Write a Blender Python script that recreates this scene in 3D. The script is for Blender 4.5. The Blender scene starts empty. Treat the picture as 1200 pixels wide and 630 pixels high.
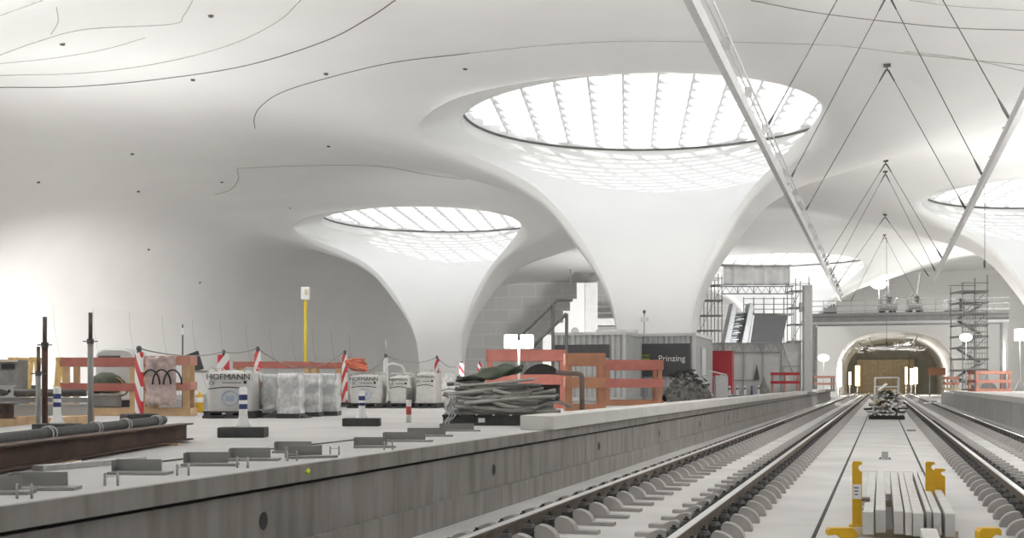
import bpy, bmesh, math, random
import numpy as np
from mathutils import Matrix, Vector, Euler
random.seed(7)
R = math.radians
PI = math.pi
scene = bpy.context.scene
COL = scene.collection

# ------------------------------------------------------------------ camera model (1200x630 frame)
FPX, VPX, HOR = 1370.0, 1034.0, 449.0
YAW = math.atan((VPX-600)/FPX)
CS, SN = math.cos(YAW), math.sin(YAW)
CAMZ = 1.36                      # z = 0 is the track slab, rail top 0.20, raw platform 0.78, coping 0.96
PZ, KZ = 0.78, 0.96
def wp(px, py, zc):
    xc = (px-600)/FPX*zc
    return Vector((xc*CS - zc*SN, zc*CS + xc*SN, CAMZ - (py-HOR)/FPX*zc))
def gp(px, py, z=PZ):
    return wp(px, py, (CAMZ-z)*FPX/(py-HOR))
def zcof(py, z=PZ):
    return (CAMZ-z)*FPX/(py-HOR)

# ------------------------------------------------------------------ materials
def mat(name, col, rough=0.7, metal=0.0, var=0.12, scale=6.0, bump=0.0, col2=None, spec=0.5, detail=5):
    m = bpy.data.materials.new(name); m.use_nodes = True
    nt = m.node_tree; b = nt.nodes['Principled BSDF']
    tc = nt.nodes.new('ShaderNodeTexCoord')
    nz = nt.nodes.new('ShaderNodeTexNoise'); nz.inputs['Scale'].default_value = scale; nz.inputs['Detail'].default_value = detail
    nt.links.new(tc.outputs['Object'], nz.inputs['Vector'])
    rp = nt.nodes.new('ShaderNodeValToRGB')
    c2 = col2 or tuple(max(0, c*(1-var*2)) for c in col)
    rp.color_ramp.elements[0].position = 0.3; rp.color_ramp.elements[1].position = 0.7
    rp.color_ramp.elements[0].color = (*c2, 1); rp.color_ramp.elements[1].color = (*col, 1)
    nt.links.new(nz.outputs['Fac'], rp.inputs['Fac'])
    nt.links.new(rp.outputs['Color'], b.inputs['Base Color'])
    b.inputs['Roughness'].default_value = rough; b.inputs['Metallic'].default_value = metal
    b.inputs['Specular IOR Level'].default_value = spec
    if bump:
        bp = nt.nodes.new('ShaderNodeBump'); bp.inputs['Strength'].default_value = bump
        nt.links.new(nz.outputs['Fac'], bp.inputs['Height']); nt.links.new(bp.outputs['Normal'], b.inputs['Normal'])
    return m
def emit(name, col, s):
    m = bpy.data.materials.new(name); m.use_nodes = True
    nt = m.node_tree; nt.nodes.remove(nt.nodes['Principled BSDF'])
    e = nt.nodes.new('ShaderNodeEmission'); e.inputs['Color'].default_value = (*col, 1); e.inputs['Strength'].default_value = s
    nt.links.new(e.outputs[0], nt.nodes['Material Output'].inputs['Surface'])
    return m
def stripes(name, ca, cb, period, dx=1.0, dz=1.0, rough=0.5):
    m = mat(name, ca, rough); nt = m.node_tree; b = nt.nodes['Principled BSDF']
    tc = nt.nodes.new('ShaderNodeTexCoord'); sp = nt.nodes.new('ShaderNodeSeparateXYZ')
    nt.links.new(tc.outputs['Object'], sp.inputs[0])
    def mth(op, a, bv):
        n = nt.nodes.new('ShaderNodeMath'); n.operation = op
        for i, v in enumerate((a, bv)):
            if v is None: continue
            if isinstance(v, (int, float)): n.inputs[i].default_value = v
            else: nt.links.new(v, n.inputs[i])
        return n.outputs[0]
    s = mth('ADD', mth('MULTIPLY', sp.outputs[0], dx), mth('MULTIPLY', sp.outputs[2], dz))
    f = mth('FRACT', mth('DIVIDE', s, period), None)
    g = mth('GREATER_THAN', f, 0.5)
    mx = nt.nodes.new('ShaderNodeMix'); mx.data_type = 'RGBA'
    nt.links.new(g, mx.inputs[0]); mx.inputs[6].default_value = (*ca, 1); mx.inputs[7].default_value = (*cb, 1)
    nt.links.new(mx.outputs[2], b.inputs['Base Color'])
    return m

M = {}
M['shell'] = mat('white_concrete', (0.86,0.855,0.84), 0.55, var=0.02, scale=0.35, spec=0.3)
M['ceil'] = mat('ceiling_concrete', (0.78,0.775,0.755), 0.6, var=0.035, scale=0.12, spec=0.3)
M['slab'] = mat('track_slab', (0.60,0.592,0.58), 0.75, var=0.10, scale=0.9, bump=0.03)
M['plat'] = mat('platform_concrete', (0.50,0.493,0.485), 0.8, var=0.09, scale=0.7, bump=0.04)
M['coping'] = mat('coping_concrete', (0.66,0.65,0.63), 0.75, var=0.06, scale=1.5)
M['dark_gap'] = mat('dark_gap', (0.05,0.05,0.05), 0.9)
M['seam'] = mat('seam_line', (0.20,0.19,0.18), 0.9)
M['seam_soft'] = mat('soft_seam_line', (0.52,0.51,0.49), 0.9)
M['block'] = mat('blockwork', (0.55,0.55,0.54), 0.85, var=0.06, scale=1.2)
M['tunnel'] = mat('tunnel_lining', (0.45,0.44,0.42), 0.85, var=0.15, scale=0.7)
M['steel'] = mat('galvanised_steel', (0.52,0.52,0.52), 0.45, 0.6, var=0.1, scale=9)
M['dsteel'] = mat('dark_steel', (0.13,0.125,0.12), 0.55, 0.4, var=0.15, scale=9)
M['gsteel'] = mat('grey_painted_steel', (0.30,0.30,0.295), 0.5, 0.2, var=0.1, scale=5)
M['alu'] = mat('aluminium', (0.62,0.62,0.62), 0.4, 0.5, var=0.05, scale=4)
M['white_steel'] = mat('white_painted_steel', (0.78,0.78,0.77), 0.45, var=0.05)
M['rust'] = mat('rusty_steel', (0.115,0.065,0.045), 0.8, 0.1, var=0.25, scale=4, col2=(0.055,0.035,0.03))
M['railside'] = mat('rail_side_rust', (0.20,0.16,0.13), 0.7, 0.2, var=0.2, scale=5)
M['railtop'] = mat('rail_running_surface', (0.66,0.65,0.64), 0.35, 0.7, var=0.08, scale=3)
M['sleeper'] = mat('sleeper_concrete', (0.42,0.405,0.39), 0.8, var=0.12, scale=5)
M['rubber'] = mat('black_rubber', (0.025,0.025,0.025), 0.6, var=0.2, scale=8)
M['greyrub'] = mat('dark_grey_rubber', (0.06,0.062,0.06), 0.7, var=0.2, scale=8)
M['wood'] = mat('raw_timber', (0.62,0.43,0.25), 0.75, var=0.14, scale=5)
M['palewood'] = mat('pale_timber', (0.66,0.56,0.42), 0.75, var=0.14, scale=5)
M['salmon'] = mat('faded_red_paint', (0.42,0.145,0.115), 0.7, var=0.12, scale=5)
M['orange'] = mat('orange_painted_timber', (0.42,0.20,0.115), 0.75, var=0.14, scale=4)
M['pinkpaint'] = mat('pale_red_paint', (0.58,0.27,0.21), 0.7, var=0.1, scale=4)
M['redsteel'] = mat('red_lacquer', (0.45,0.02,0.03), 0.4, var=0.08)
M['yellow'] = mat('yellow_lacquer', (0.72,0.42,0.01), 0.4, var=0.08, scale=8)
M['yellowpole'] = mat('yellow_pole_paint', (0.75,0.58,0.03), 0.5, var=0.05)
M['ochre'] = mat('ochre_timber', (0.72,0.50,0.20), 0.7, var=0.15)
M['pipe_pale'] = mat('pale_plastic_pipe', (0.42,0.41,0.385), 0.55, var=0.15, scale=5)
M['white'] = mat('white_plastic', (0.80,0.80,0.79), 0.5, var=0.03)
M['blue'] = mat('blue_reflective', (0.03,0.045,0.17), 0.4, var=0.05)
M['red'] = mat('red_reflective', (0.60,0.05,0.05), 0.4, var=0.05)
M['bag'] = mat('woven_white_bag', (0.60,0.595,0.58), 0.8, var=0.07, scale=9, bump=0.15)
M['film'] = mat('wrapped_silver_film', (0.78,0.79,0.79), 0.25, 0.1, var=0.2, scale=14, bump=0.6)
M['tarp'] = mat('grey_tarpaulin', (0.26,0.255,0.245), 0.65, var=0.22, scale=6, bump=0.3)
M['pipe'] = mat('grey_plastic_pipe', (0.25,0.245,0.23), 0.55, var=0.2, scale=5)
M['green'] = mat('green_tarpaulin', (0.10,0.125,0.085), 0.7, var=0.25, scale=6, bump=0.3)
M['rubble'] = mat('rubble_mix', (0.20,0.19,0.175), 0.9, var=0.4, scale=7, bump=0.8)
M['corr'] = mat('container_grey', (0.50,0.51,0.51), 0.5, var=0.05, scale=3)
M['signdark'] = mat('dark_grey_banner', (0.075,0.075,0.08), 0.6, var=0.05)
M['signgreen'] = mat('green_logo_bar', (0.25,0.30,0.06), 0.6, var=0.05)
M['print'] = mat('black_print', (0.02,0.02,0.02), 0.7, var=0.02)
M['bluepr'] = mat('blue_print', (0.38,0.46,0.60), 0.7, var=0.1)
M['whitepr'] = mat('white_print', (0.85,0.85,0.85), 0.6, var=0.02)
M['tent'] = mat('white_tent_sheet', (0.70,0.70,0.70), 0.6, var=0.05, scale=1.5)
M['curtain'] = mat('grey_sheet', (0.72,0.72,0.71), 0.7, var=0.08, scale=2)
M['bluegrey'] = mat('pale_blue_grey_metal', (0.50,0.52,0.54), 0.45, 0.2, var=0.08)
M['hose'] = mat('orange_hose', (0.72,0.20,0.12), 0.6, var=0.15)
M['brownpipe'] = mat('brown_pipe', (0.17,0.12,0.10), 0.6, var=0.15)
M['plank'] = mat('light_grey_beam', (0.62,0.61,0.59), 0.6, var=0.08, scale=5)
M['wire'] = mat('hanger_wire', (0.10,0.10,0.10), 0.5, 0.5)
M['bridge'] = mat('bridge_steel', (0.17,0.17,0.165), 0.6, 0.1, var=0.15, scale=2)
M['pinkfilm'] = mat('pinkish_film', (0.70,0.56,0.53), 0.3, 0.05, var=0.2, scale=12, bump=0.5)
M['lamp'] = emit('lamp_white', (1,0.98,0.93), 14)
M['lampsoft'] = emit('lamp_balloon', (1,0.97,0.90), 8)
M['lampy'] = emit('lamp_yellow', (1,0.80,0.30), 9)
M['lampg'] = emit('lamp_greenish', (0.93,1,0.45), 6)
M['stripe'] = stripes('red_white_stripes', (0.80,0.80,0.79), (0.55,0.04,0.05), 0.46, 1.3, 1.0)
M['stripe_r'] = stripes('red_white_stripes_mirrored', (0.80,0.80,0.79), (0.55,0.04,0.05), 0.46, -1.3, 1.0)
M['band'] = stripes('red_white_bands', (0.72,0.72,0.70), (0.50,0.08,0.08), 0.24, 0.0, 1.0)
M['limespot'] = mat('lime_spray_paint', (0.55,0.65,0.05), 0.7, var=0.05)
# skylight glass: clear pane, reflects a little
g = bpy.data.materials.new('skylight_glass'); g.use_nodes = True
nt = g.node_tree; nt.nodes.remove(nt.nodes['Principled BSDF'])
tr = nt.nodes.new('ShaderNodeBsdfTransparent'); tr.inputs[0].default_value = (0.97,0.98,0.98,1)
gl = nt.nodes.new('ShaderNodeBsdfGlossy'); gl.inputs['Roughness'].default_value = 0.1
mx = nt.nodes.new('ShaderNodeMixShader'); mx.inputs[0].default_value = 0.05
nt.links.new(tr.outputs[0], mx.inputs[1]); nt.links.new(gl.outputs[0], mx.inputs[2])
nt.links.new(mx.outputs[0], nt.nodes['Material Output'].inputs['Surface'])
M['glass'] = g
def wall_material():
    m = mat('platform_wall_concrete', (0.315,0.30,0.287), 0.85, var=0.10, scale=1.6, bump=0.05)
    nt = m.node_tree; b = nt.nodes['Principled BSDF']
    rp = [n for n in nt.nodes if n.type == 'VALTORGB'][0]
    tc = [n for n in nt.nodes if n.type == 'TEX_COORD'][0]
    mp = nt.nodes.new('ShaderNodeMapping'); mp.inputs['Scale'].default_value = (1, 3.0, 0.35)
    nz = nt.nodes.new('ShaderNodeTexNoise'); nz.inputs['Scale'].default_value = 2.0; nz.inputs['Detail'].default_value = 6
    nt.links.new(tc.outputs['Object'], mp.inputs[0]); nt.links.new(mp.outputs[0], nz.inputs['Vector'])
    r2 = nt.nodes.new('ShaderNodeValToRGB')
    r2.color_ramp.elements[0].position = 0.35; r2.color_ramp.elements[1].position = 0.6
    r2.color_ramp.elements[0].color = (0.72,0.70,0.68,1); r2.color_ramp.elements[1].color = (1,1,1,1)
    nt.links.new(nz.outputs['Fac'], r2.inputs['Fac'])
    mm = nt.nodes.new('ShaderNodeMix'); mm.data_type = 'RGBA'; mm.blend_type = 'MULTIPLY'; mm.inputs[0].default_value = 1
    nt.links.new(rp.outputs['Color'], mm.inputs[6]); nt.links.new(r2.outputs['Color'], mm.inputs[7])
    nt.links.new(mm.outputs[2], b.inputs['Base Color'])
    return m
M['pwall'] = wall_material()
def block_material():
    m = mat('block_wall', (0.5,0.5,0.49), 0.85)
    nt = m.node_tree; b = nt.nodes['Principled BSDF']
    tc = nt.nodes.new('ShaderNodeTexCoord'); mp = nt.nodes.new('ShaderNodeMapping'); mp.inputs['Rotation'].default_value = (R(90),0,0)
    br = nt.nodes.new('ShaderNodeTexBrick'); br.inputs['Scale'].default_value = 1.0
    br.inputs['Brick Width'].default_value = 3.0; br.inputs['Row Height'].default_value = 1.35; br.inputs['Mortar Size'].default_value = 0.05
    br.inputs['Color1'].default_value = (0.68,0.68,0.67,1); br.inputs['Color2'].default_value = (0.62,0.62,0.61,1); br.inputs['Mortar'].default_value = (0.76,0.76,0.75,1)
    nt.links.new(tc.outputs['Object'], mp.inputs[0]); nt.links.new(mp.outputs[0], br.inputs['Vector'])
    nt.links.new(br.outputs['Color'], b.inputs['Base Color'])
    return m
M['blockwall'] = block_material()

# ------------------------------------------------------------------ mesh builder
class MB:
    def __init__(s): s.v = []; s.f = []
    def add(s, vs, fs):
        o = len(s.v); s.v += [tuple(v) for v in vs]; s.f += [tuple(i+o for i in f) for f in fs]; return s
    def box(s, c, d, rot=None):
        x, y, z = d[0]/2, d[1]/2, d[2]/2
        vs = [Vector(p) for p in ((-x,-y,-z),(x,-y,-z),(x,y,-z),(-x,y,-z),(-x,-y,z),(x,-y,z),(x,y,z),(-x,y,z))]
        if rot is not None:
            m = Euler(rot).to_matrix(); vs = [m @ v for v in vs]
        c = Vector(c)
        return s.add([v+c for v in vs], [(0,3,2,1),(4,5,6,7),(0,1,5,4),(1,2,6,5),(2,3,7,6),(3,0,4,7)])
    def beam(s, a, b, w, h, up=(0,0,1)):
        a, b = Vector(a), Vector(b); d = (b-a).normalized(); u = Vector(up)
        if abs(d.dot(u)) > 0.99: u = Vector((0,1,0))
        r = d.cross(u).normalized()*w/2; u = r.cross(d).normalized()*h/2
        vs = [a-r-u,a+r-u,a+r+u,a-r+u,b-r-u,b+r-u,b+r+u,b-r+u]
        return s.add(vs, [(0,1,2,3),(7,6,5,4),(1,0,4,5),(2,1,5,6),(3,2,6,7),(0,3,7,4)])
    def tube(s, pts, r, n=8, closed=False):
        pts = [Vector(p) for p in pts]; k = len(pts); rings = []; prev = None
        rr = r if isinstance(r, (list, tuple)) else [r]*k
        for i, p in enumerate(pts):
            if closed: d = pts[(i+1) % k]-pts[i-1]
            else: d = pts[min(i+1,k-1)]-pts[max(i-1,0)]
            d.normalize()
            if prev is None:
                a = Vector((0,0,1)) if abs(d.z) < 0.9 else Vector((1,0,0))
                u = d.cross(a).normalized()
            else:
                u = (prev - d*prev.dot(d)).normalized()
            prev = u; w = d.cross(u)
            rings.append([p+(u*math.cos(2*PI*j/n)+w*math.sin(2*PI*j/n))*rr[i] for j in range(n)])
        fs = []
        m = k if closed else k-1
        for i in range(m):
            for j in range(n):
                a, b = i*n+j, i*n+(j+1) % n; i2 = (i+1) % k
                fs.append((a, b, i2*n+(j+1) % n, i2*n+j))
        if not closed: fs += [tuple(range(n-1,-1,-1)), tuple((k-1)*n+j for j in range(n))]
        return s.add([v for rg in rings for v in rg], fs)
    def lathe(s, prof, n=20, c=(0,0,0)):
        vs = [(c[0]+r*math.cos(2*PI*j/n), c[1]+r*math.sin(2*PI*j/n), c[2]+z) for r, z in prof for j in range(n)]
        fs = [(i*n+j, i*n+(j+1) % n, (i+1)*n+(j+1) % n, (i+1)*n+j) for i in range(len(prof)-1) for j in range(n)]
        fs += [tuple(range(n-1,-1,-1)), tuple((len(prof)-1)*n+j for j in range(n))]
        return s.add(vs, fs)
    def prism(s, poly, y0, y1):      # polygon in xz, extruded along y
        n = len(poly)
        vs = [(x,y0,z) for x, z in poly]+[(x,y1,z) for x, z in poly]
        return s.add(vs, [tuple(range(n)), tuple(range(2*n-1,n-1,-1))]+[(i+n, (i+1) % n+n, (i+1) % n, i) for i in range(n)])
    def ball(s, c, r, n=14, k=8):
        rx = r if isinstance(r, (list, tuple)) else (r,r,r); vs = []; fs = []
        for i in range(k+1):
            t = PI*i/k
            for j in range(n):
                a = 2*PI*j/n; vs.append((c[0]+rx[0]*math.sin(t)*math.cos(a), c[1]+rx[1]*math.sin(t)*math.sin(a), c[2]+rx[2]*math.cos(t)))
        for i in range(k):
            for j in range(n): fs.append((i*n+j, (i+1)*n+j, (i+1)*n+(j+1) % n, i*n+(j+1) % n))
        return s.add(vs, fs)
    def grid(s, fn, nu, nv, closed_u=False):
        vs = [fn(i, j) for j in range(nv) for i in range(nu)]
        m = nu if closed_u else nu-1
        return s.add(vs, [(j*nu+i, j*nu+(i+1) % nu, (j+1)*nu+(i+1) % nu, (j+1)*nu+i) for j in range(nv-1) for i in range(m)])
    def mesh(s, name, m, smooth=False, fix=True):
        me = bpy.data.meshes.new(name); me.from_pydata(s.v, [], s.f)
        if fix:
            bm = bmesh.new(); bm.from_mesh(me); bmesh.ops.remove_doubles(bm, verts=bm.verts, dist=1e-5) if smooth else None
            bmesh.ops.recalc_face_normals(bm, faces=bm.faces); bm.to_mesh(me); bm.free()
        me.materials.append(M[m] if isinstance(m, str) else m)
        if smooth: me.polygons.foreach_set('use_smooth', [True]*len(me.polygons))
        me.update(); return me
    def build(s, name, m, parent=None, smooth=False, bevel=0, fix=True, loc=None, label=None):
        o = bpy.data.objects.new(name, s.mesh(name, m, smooth, fix)); COL.objects.link(o)
        if parent: o.parent = parent
        if loc is not None: o.location = loc
        if bevel:
            b = o.modifiers.new('edge', 'BEVEL'); b.width = bevel; b.segments = 2; b.limit_method = 'ANGLE'
        if label: o['label'] = label
        return o
def tag(o, label, cat, group=None, kind=None):
    o['label'] = label; o['category'] = cat
    if group: o['group'] = group
    if kind: o['kind'] = kind
    return o
def struct(o): o['kind'] = 'structure'; return o
def thing(name, label, cat, loc=(0,0,0), rz=0, group=None):
    o = bpy.data.objects.new(name, None); COL.objects.link(o); o.empty_display_size = 0.2
    o.location = loc; o.rotation_euler = (0,0,rz)
    return tag(o, label, cat, group)
KIDS = None
def kids(o): return [c for c in bpy.data.objects if c.parent == o]
def dup(o, loc=None, rz=None, label=None, parent=None, group=None):
    ch = kids(o)
    c = o.copy(); COL.objects.link(c)
    if parent: c.parent = parent
    if loc is not None: c.location = loc
    if rz is not None: c.rotation_euler = (0,0,rz)
    if label: c['label'] = label
    if group: c['group'] = group
    for k in ch: dup(k, parent=c)
    return c
def text(body, size, m, parent, loc, rot, name='lettering', ext=0.003, sx=1.0):
    cu = bpy.data.curves.new(name, 'FONT'); cu.body = body; cu.size = size; cu.extrude = ext; cu.offset = 0.0; cu.align_x = 'CENTER'; cu.align_y = 'CENTER'
    cu.materials.append(M[m]); o = bpy.data.objects.new(name, cu); COL.objects.link(o)
    bpy.context.view_layer.update()
    me = bpy.data.meshes.new_from_object(o.evaluated_get(bpy.context.evaluated_depsgraph_get())); bpy.data.objects.remove(o)
    o = bpy.data.objects.new(name, me); COL.objects.link(o)
    o.parent = parent; o.location = loc; o.rotation_euler = rot; o.scale = (sx,1,1); return o
def pchip(xs, ys):
    xs, ys = np.array(xs, float), np.array(ys, float); h = np.diff(xs); d = np.diff(ys)/h; m = np.zeros(len(xs))
    m[0], m[-1] = d[0], d[-1]
    for i in range(1, len(xs)-1):
        if d[i-1]*d[i] > 0:
            w1, w2 = 2*h[i]+h[i-1], h[i]+2*h[i-1]; m[i] = (w1+w2)/(w1/d[i-1]+w2/d[i])
    def f(x):
        x = np.clip(x, xs[0], xs[-1]); i = np.clip(np.searchsorted(xs, x)-1, 0, len(xs)-2); t = (x-xs[i])/h[i]
        return (2*t**3-3*t**2+1)*ys[i]+(t**3-2*t**2+t)*h[i]*m[i]+(-2*t**3+3*t**2)*ys[i+1]+(t**3-t**2)*h[i]*m[i+1]
    return f

# ------------------------------------------------------------------ hall: ceiling, chalice columns, walls
COLS = [(-9.0,48.1),(-28.5,74.0),(-8.3,107.0),(10.4,74.0)]
OFF = [(-29.3,18.0),(11.2,18.0),(-9.0,-12.0),(31.5,48.0)]
ALL = COLS+OFF
HC, HG = 11.0, 11.32                # shell underside and glass, metres above the camera height
WX, EY, BY, RX = -46.0, 122.0, -34.0, 44.0
rlip = pchip([-0.58,2.2,3.1,5.5,7.3,8.8,9.7,10.2,10.5,10.75,11.32],[1.45,1.6,1.72,2.77,4.13,6.0,7.3,8.0,8.15,8.2,8.05])
rfar = pchip([-0.58,2.2,4.8,6.9,8.4,9.7,10.5,11.0,11.32],[0.6,0.75,1.7,3.1,4.8,6.5,7.6,8.0,8.05])
HL = 10.75
flip = pchip([-0.58,2.2,3.1,5.5,7.3,8.8,9.7,10.2,10.5,10.68,10.75],[80,99,105,110,112,114,117,123,138,160,180])
kleft = pchip([90,104,118,135,160,180],[1.0,1.12,1.24,1.20,1.09,1.0])
kright = pchip([90,104,125,150,180],[1.0,1.02,1.02,1.01,1.0])
hout = pchip([1.45,1.72,2.3,3.2,4.6,6.2,8.0,10.0,12.5,15.0,17.0],[-0.58,2.2,4.1,5.6,7.3,8.25,8.9,9.55,10.3,10.8,11.0])
def lipr(h, u):
    fl = float(flip(h)); k = float((kleft if u < 0 else kright)(fl)); 
    return float(rlip(h))*(1+(k-1)*float(sstep(8.0,10.2,h)))
flat = pchip([-0.58,3.0,7.0,9.5],[0.15,0.25,0.75,1.0])
def sstep(a, b, x):
    t = np.clip((x-a)/(b-a), 0, 1); return t*t*(3-2*t)
def base_h(X):
    if X < -37.0:
        t = min(1.0, (-37.0-X)/(-37.0-WX)); return (6.0-CAMZ)+(HC-6.0+CAMZ)*math.sqrt(max(0, 1-t*t))
    return HC
def drop(rho, ph):
    if rho >= 17: return 0.0
    return float((1-sstep(110, 142, abs(ph)))*(11.0-hout(max(rho, 1.45))))
def Fh(X, Y, cols):
    z = base_h(X)
    for cx, cy in cols:
        dx, dy = X-cx, Y-cy
        rho = math.hypot(dx, dy)
        if rho < 17: z -= drop(rho, math.degrees(math.atan2(dx, dy)))
    return z
RB = 11.6
def column_shell(cx, cy):
    mb = MB()
    # inner face of the chalice
    hs = list(np.linspace(-0.58, 9.6, 34))+[9.8,9.95,10.1,10.2,10.3,10.4,10.5,10.55,10.6,10.64,10.68,10.7,10.72,10.735,10.745,HL,10.9,11.05,11.2,11.32]
    nu = 121
    def inner(i, j):
        h = hs[j]; u = -1+2*i/(nu-1); fl = R(float(flip(h))); ph = u*fl
        if h < HL:
            q = abs(u)**1.6; rl = lipr(h, u)
        else:
            q = 1.0; rl = lipr(h, u); kk = float((kleft if u < 0 else kright)(max(90, abs(math.degrees(ph))))); rl = float(rlip(h))*(1+(kk-1)*max(0.0,(11.32-h)/(11.32-HL)))
        rf = float(rfar(h)); r = rl*q+rf*(1-q)
        yl = rl*math.cos(fl); y = yl+(r*math.cos(ph)-yl)*float(flat(h))
        return (r*math.sin(ph), y, h+CAMZ)
    mb.grid(inner, nu, len(hs))
    # outer face: floor ring at the back, then along both lips
    st = []
    lips = [h for h in hs if h <= HL]
    for h in reversed(lips): fl = float(flip(h)); st.append((-fl, lipr(h,-1), h))
    st[-1:] = []
    f0 = float(flip(-0.58))
    for a in np.linspace(-f0, f0, 41): st.append((a, 1.45, -0.58))
    for h in lips[1:]: st.append((float(flip(h)), lipr(h,1), h))
    nr = 44
    def outer(i, j):
        a, r0, h0 = st[i]; t = j/(nr-1); rho = r0+(RB-r0)*t**1.9
        x, y = rho*math.sin(R(a)), rho*math.cos(R(a))
        f = base_h(cx+x)-drop(rho, a)
        e = h0-(base_h(cx+r0*math.sin(R(a)))-drop(r0, a))
        return (x, y, f+e*math.exp(-(rho-r0)/(0.45+0.9*float(sstep(118,150,abs(a)))))*(1-t)+CAMZ)
    mb.grid(outer, len(st), nr)
    return mb.mesh('chalice_shell', 'shell', smooth=False, fix=False)
def set_smooth(me):
    me.polygons.foreach_set('use_smooth', [True]*len(me.polygons)); return me
glassR = 8.03
def skylight_parts(root):
    zg = HG+CAMZ
    n = 64
    f = MB(); f.tube([(8.0*math.cos(2*PI*k/96), 8.0*math.sin(2*PI*k/96), zg-0.03) for k in range(96)], 0.055, 6, closed=True)
    f.build('skylight_rim', 'dsteel', root, True)
    lat = MB(); a0 = R(12); sp = 1.32
    for d in range(2):
        ca, sa = math.cos(a0+d*PI/2), math.sin(a0+d*PI/2)
        for k in range(-6, 7):
            t = k*sp
            if abs(t) > 7.8: continue
            L = math.sqrt(7.95**2-t*t)
            p = [Vector((ca*s_*L-sa*t, sa*s_*L+ca*t, zg+0.22)) for s_ in (-1, 1)]
            lat.beam(p[0], p[1], 0.06, 0.19)
    lat.build('skylight_grid', 'white_steel', root)
    gm = MB(); vs = [(glassR*math.cos(2*PI*k/n), glassR*math.sin(2*PI*k/n), zg+0.36) for k in range(n)]
    gm.add(vs, [tuple(range(n-1,-1,-1))]); gm.build('skylight_glass', 'glass', root, fix=False)
    # curb that carries the panes
    cb = MB(); cb.grid(lambda i, j: (8.05*math.cos(2*PI*i/96), 8.05*math.sin(2*PI*i/96), zg-0.02+0.42*j), 96, 2, True)
    cb.build('skylight_curb', 'white_steel', root, True, fix=False)
LAB = ['large white chalice column under the biggest round skylight, behind the grey site containers',
       'white chalice column with round skylight standing near the dark stretch of the curved wall',
       'white chalice column at the hall end wrapped by scaffolding and hung with a grey sheet',
       'white chalice column rising from the platform across the tracks, cut off by the photo edge']
for i, (cx, cy) in enumerate(ALL):
    vis = i < len(COLS)
    me = set_smooth(column_shell(cx, cy))
    if vis:
        root = thing('chalice_column', LAB[i], 'column', (cx,cy,0), 0, 'white chalice columns with skylights')
    else:
        root = bpy.data.objects.new('ceiling', None); COL.objects.link(root); root.location = (cx,cy,0); root['kind'] = 'structure'
    o = bpy.data.objects.new('chalice_shell', me); COL.objects.link(o); o.parent = root
    skylight_parts(root)
    if not vis:
        for c in kids(root): c['kind'] = 'structure'
# ceiling sheet between the columns
xs = np.concatenate([np.linspace(-46.0,-44.0,14), np.arange(-43.5, RX+0.01, 0.65)]); ys = np.arange(BY, EY+0.7, 0.65)
Z = np.zeros((len(ys), len(xs)))
for j, y in enumerate(ys):
    near = [c for c in ALL if abs(c[1]-y) < 17]
    for i, x in enumerate(xs): Z[j,i] = Fh(x, y, near)+CAMZ
mb = MB(); nx = len(xs)
mb.v = [(float(xs[i]), float(ys[j]), float(Z[j,i])) for j in range(len(ys)) for i in range(nx)]
for j in range(len(ys)-1):
    for i in range(nx-1):
        qx, qy = (xs[i]+xs[i+1])/2, (ys[j]+ys[j+1])/2
        if any((qx-c[0])**2+(qy-c[1])**2 < (RB-0.55)**2 for c in ALL): continue
        mb.f.append((j*nx+i, (j+1)*nx+i, (j+1)*nx+i+1, j*nx+i+1))
ce = struct(mb.build('ceiling', 'shell', None, False, fix=False)); set_smooth(ce.data)
# curved left wall below the cove
mb = MB(); prof = [(WX+1.7*((1-t)**2), -0.05+6.05*t) for t in np.linspace(0,1,14)]
mb.grid(lambda i, j: (prof[i][0], BY+(EY-BY)*j/40, prof[i][1]), len(prof), 41)
wl = struct(mb.build('wall_left', 'shell', None, True, fix=False))
def wall_x(z):
    if z <= 6.0: return WX+1.7*((1-max(0,z)/6.0)**2)
    b = HC+CAMZ-6.0; t = math.sqrt(max(0, 1-((z-6.0)/b)**2)); return -37.0-(-37.0-WX)*t
# joints on the curved wall
k = 0
def ribbon(pts, w, m, off=0.012):
    """thin joint strip lying just in front of the surface"""
    mb = MB(); mb.tube(pts, w, 5); return mb
for Y in np.arange(46, 98, 3.6):
    zt = 5.9 if int(Y*10) % 3 else 10.4
    pts = [(wall_x(z)+0.0, Y, z) for z in np.linspace(0.4, zt, 16)]
    struct(ribbon(pts, 0.018, 'seam').build('trim_%d' % (k+1), 'seam_soft', None)); k += 1
struct(ribbon([(wall_x(6.8), Y, 6.8) for Y in np.linspace(40, 120, 40)], 0.022, 'seam').build('trim_%d' % (k+1), 'seam', None)); k += 1
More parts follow.
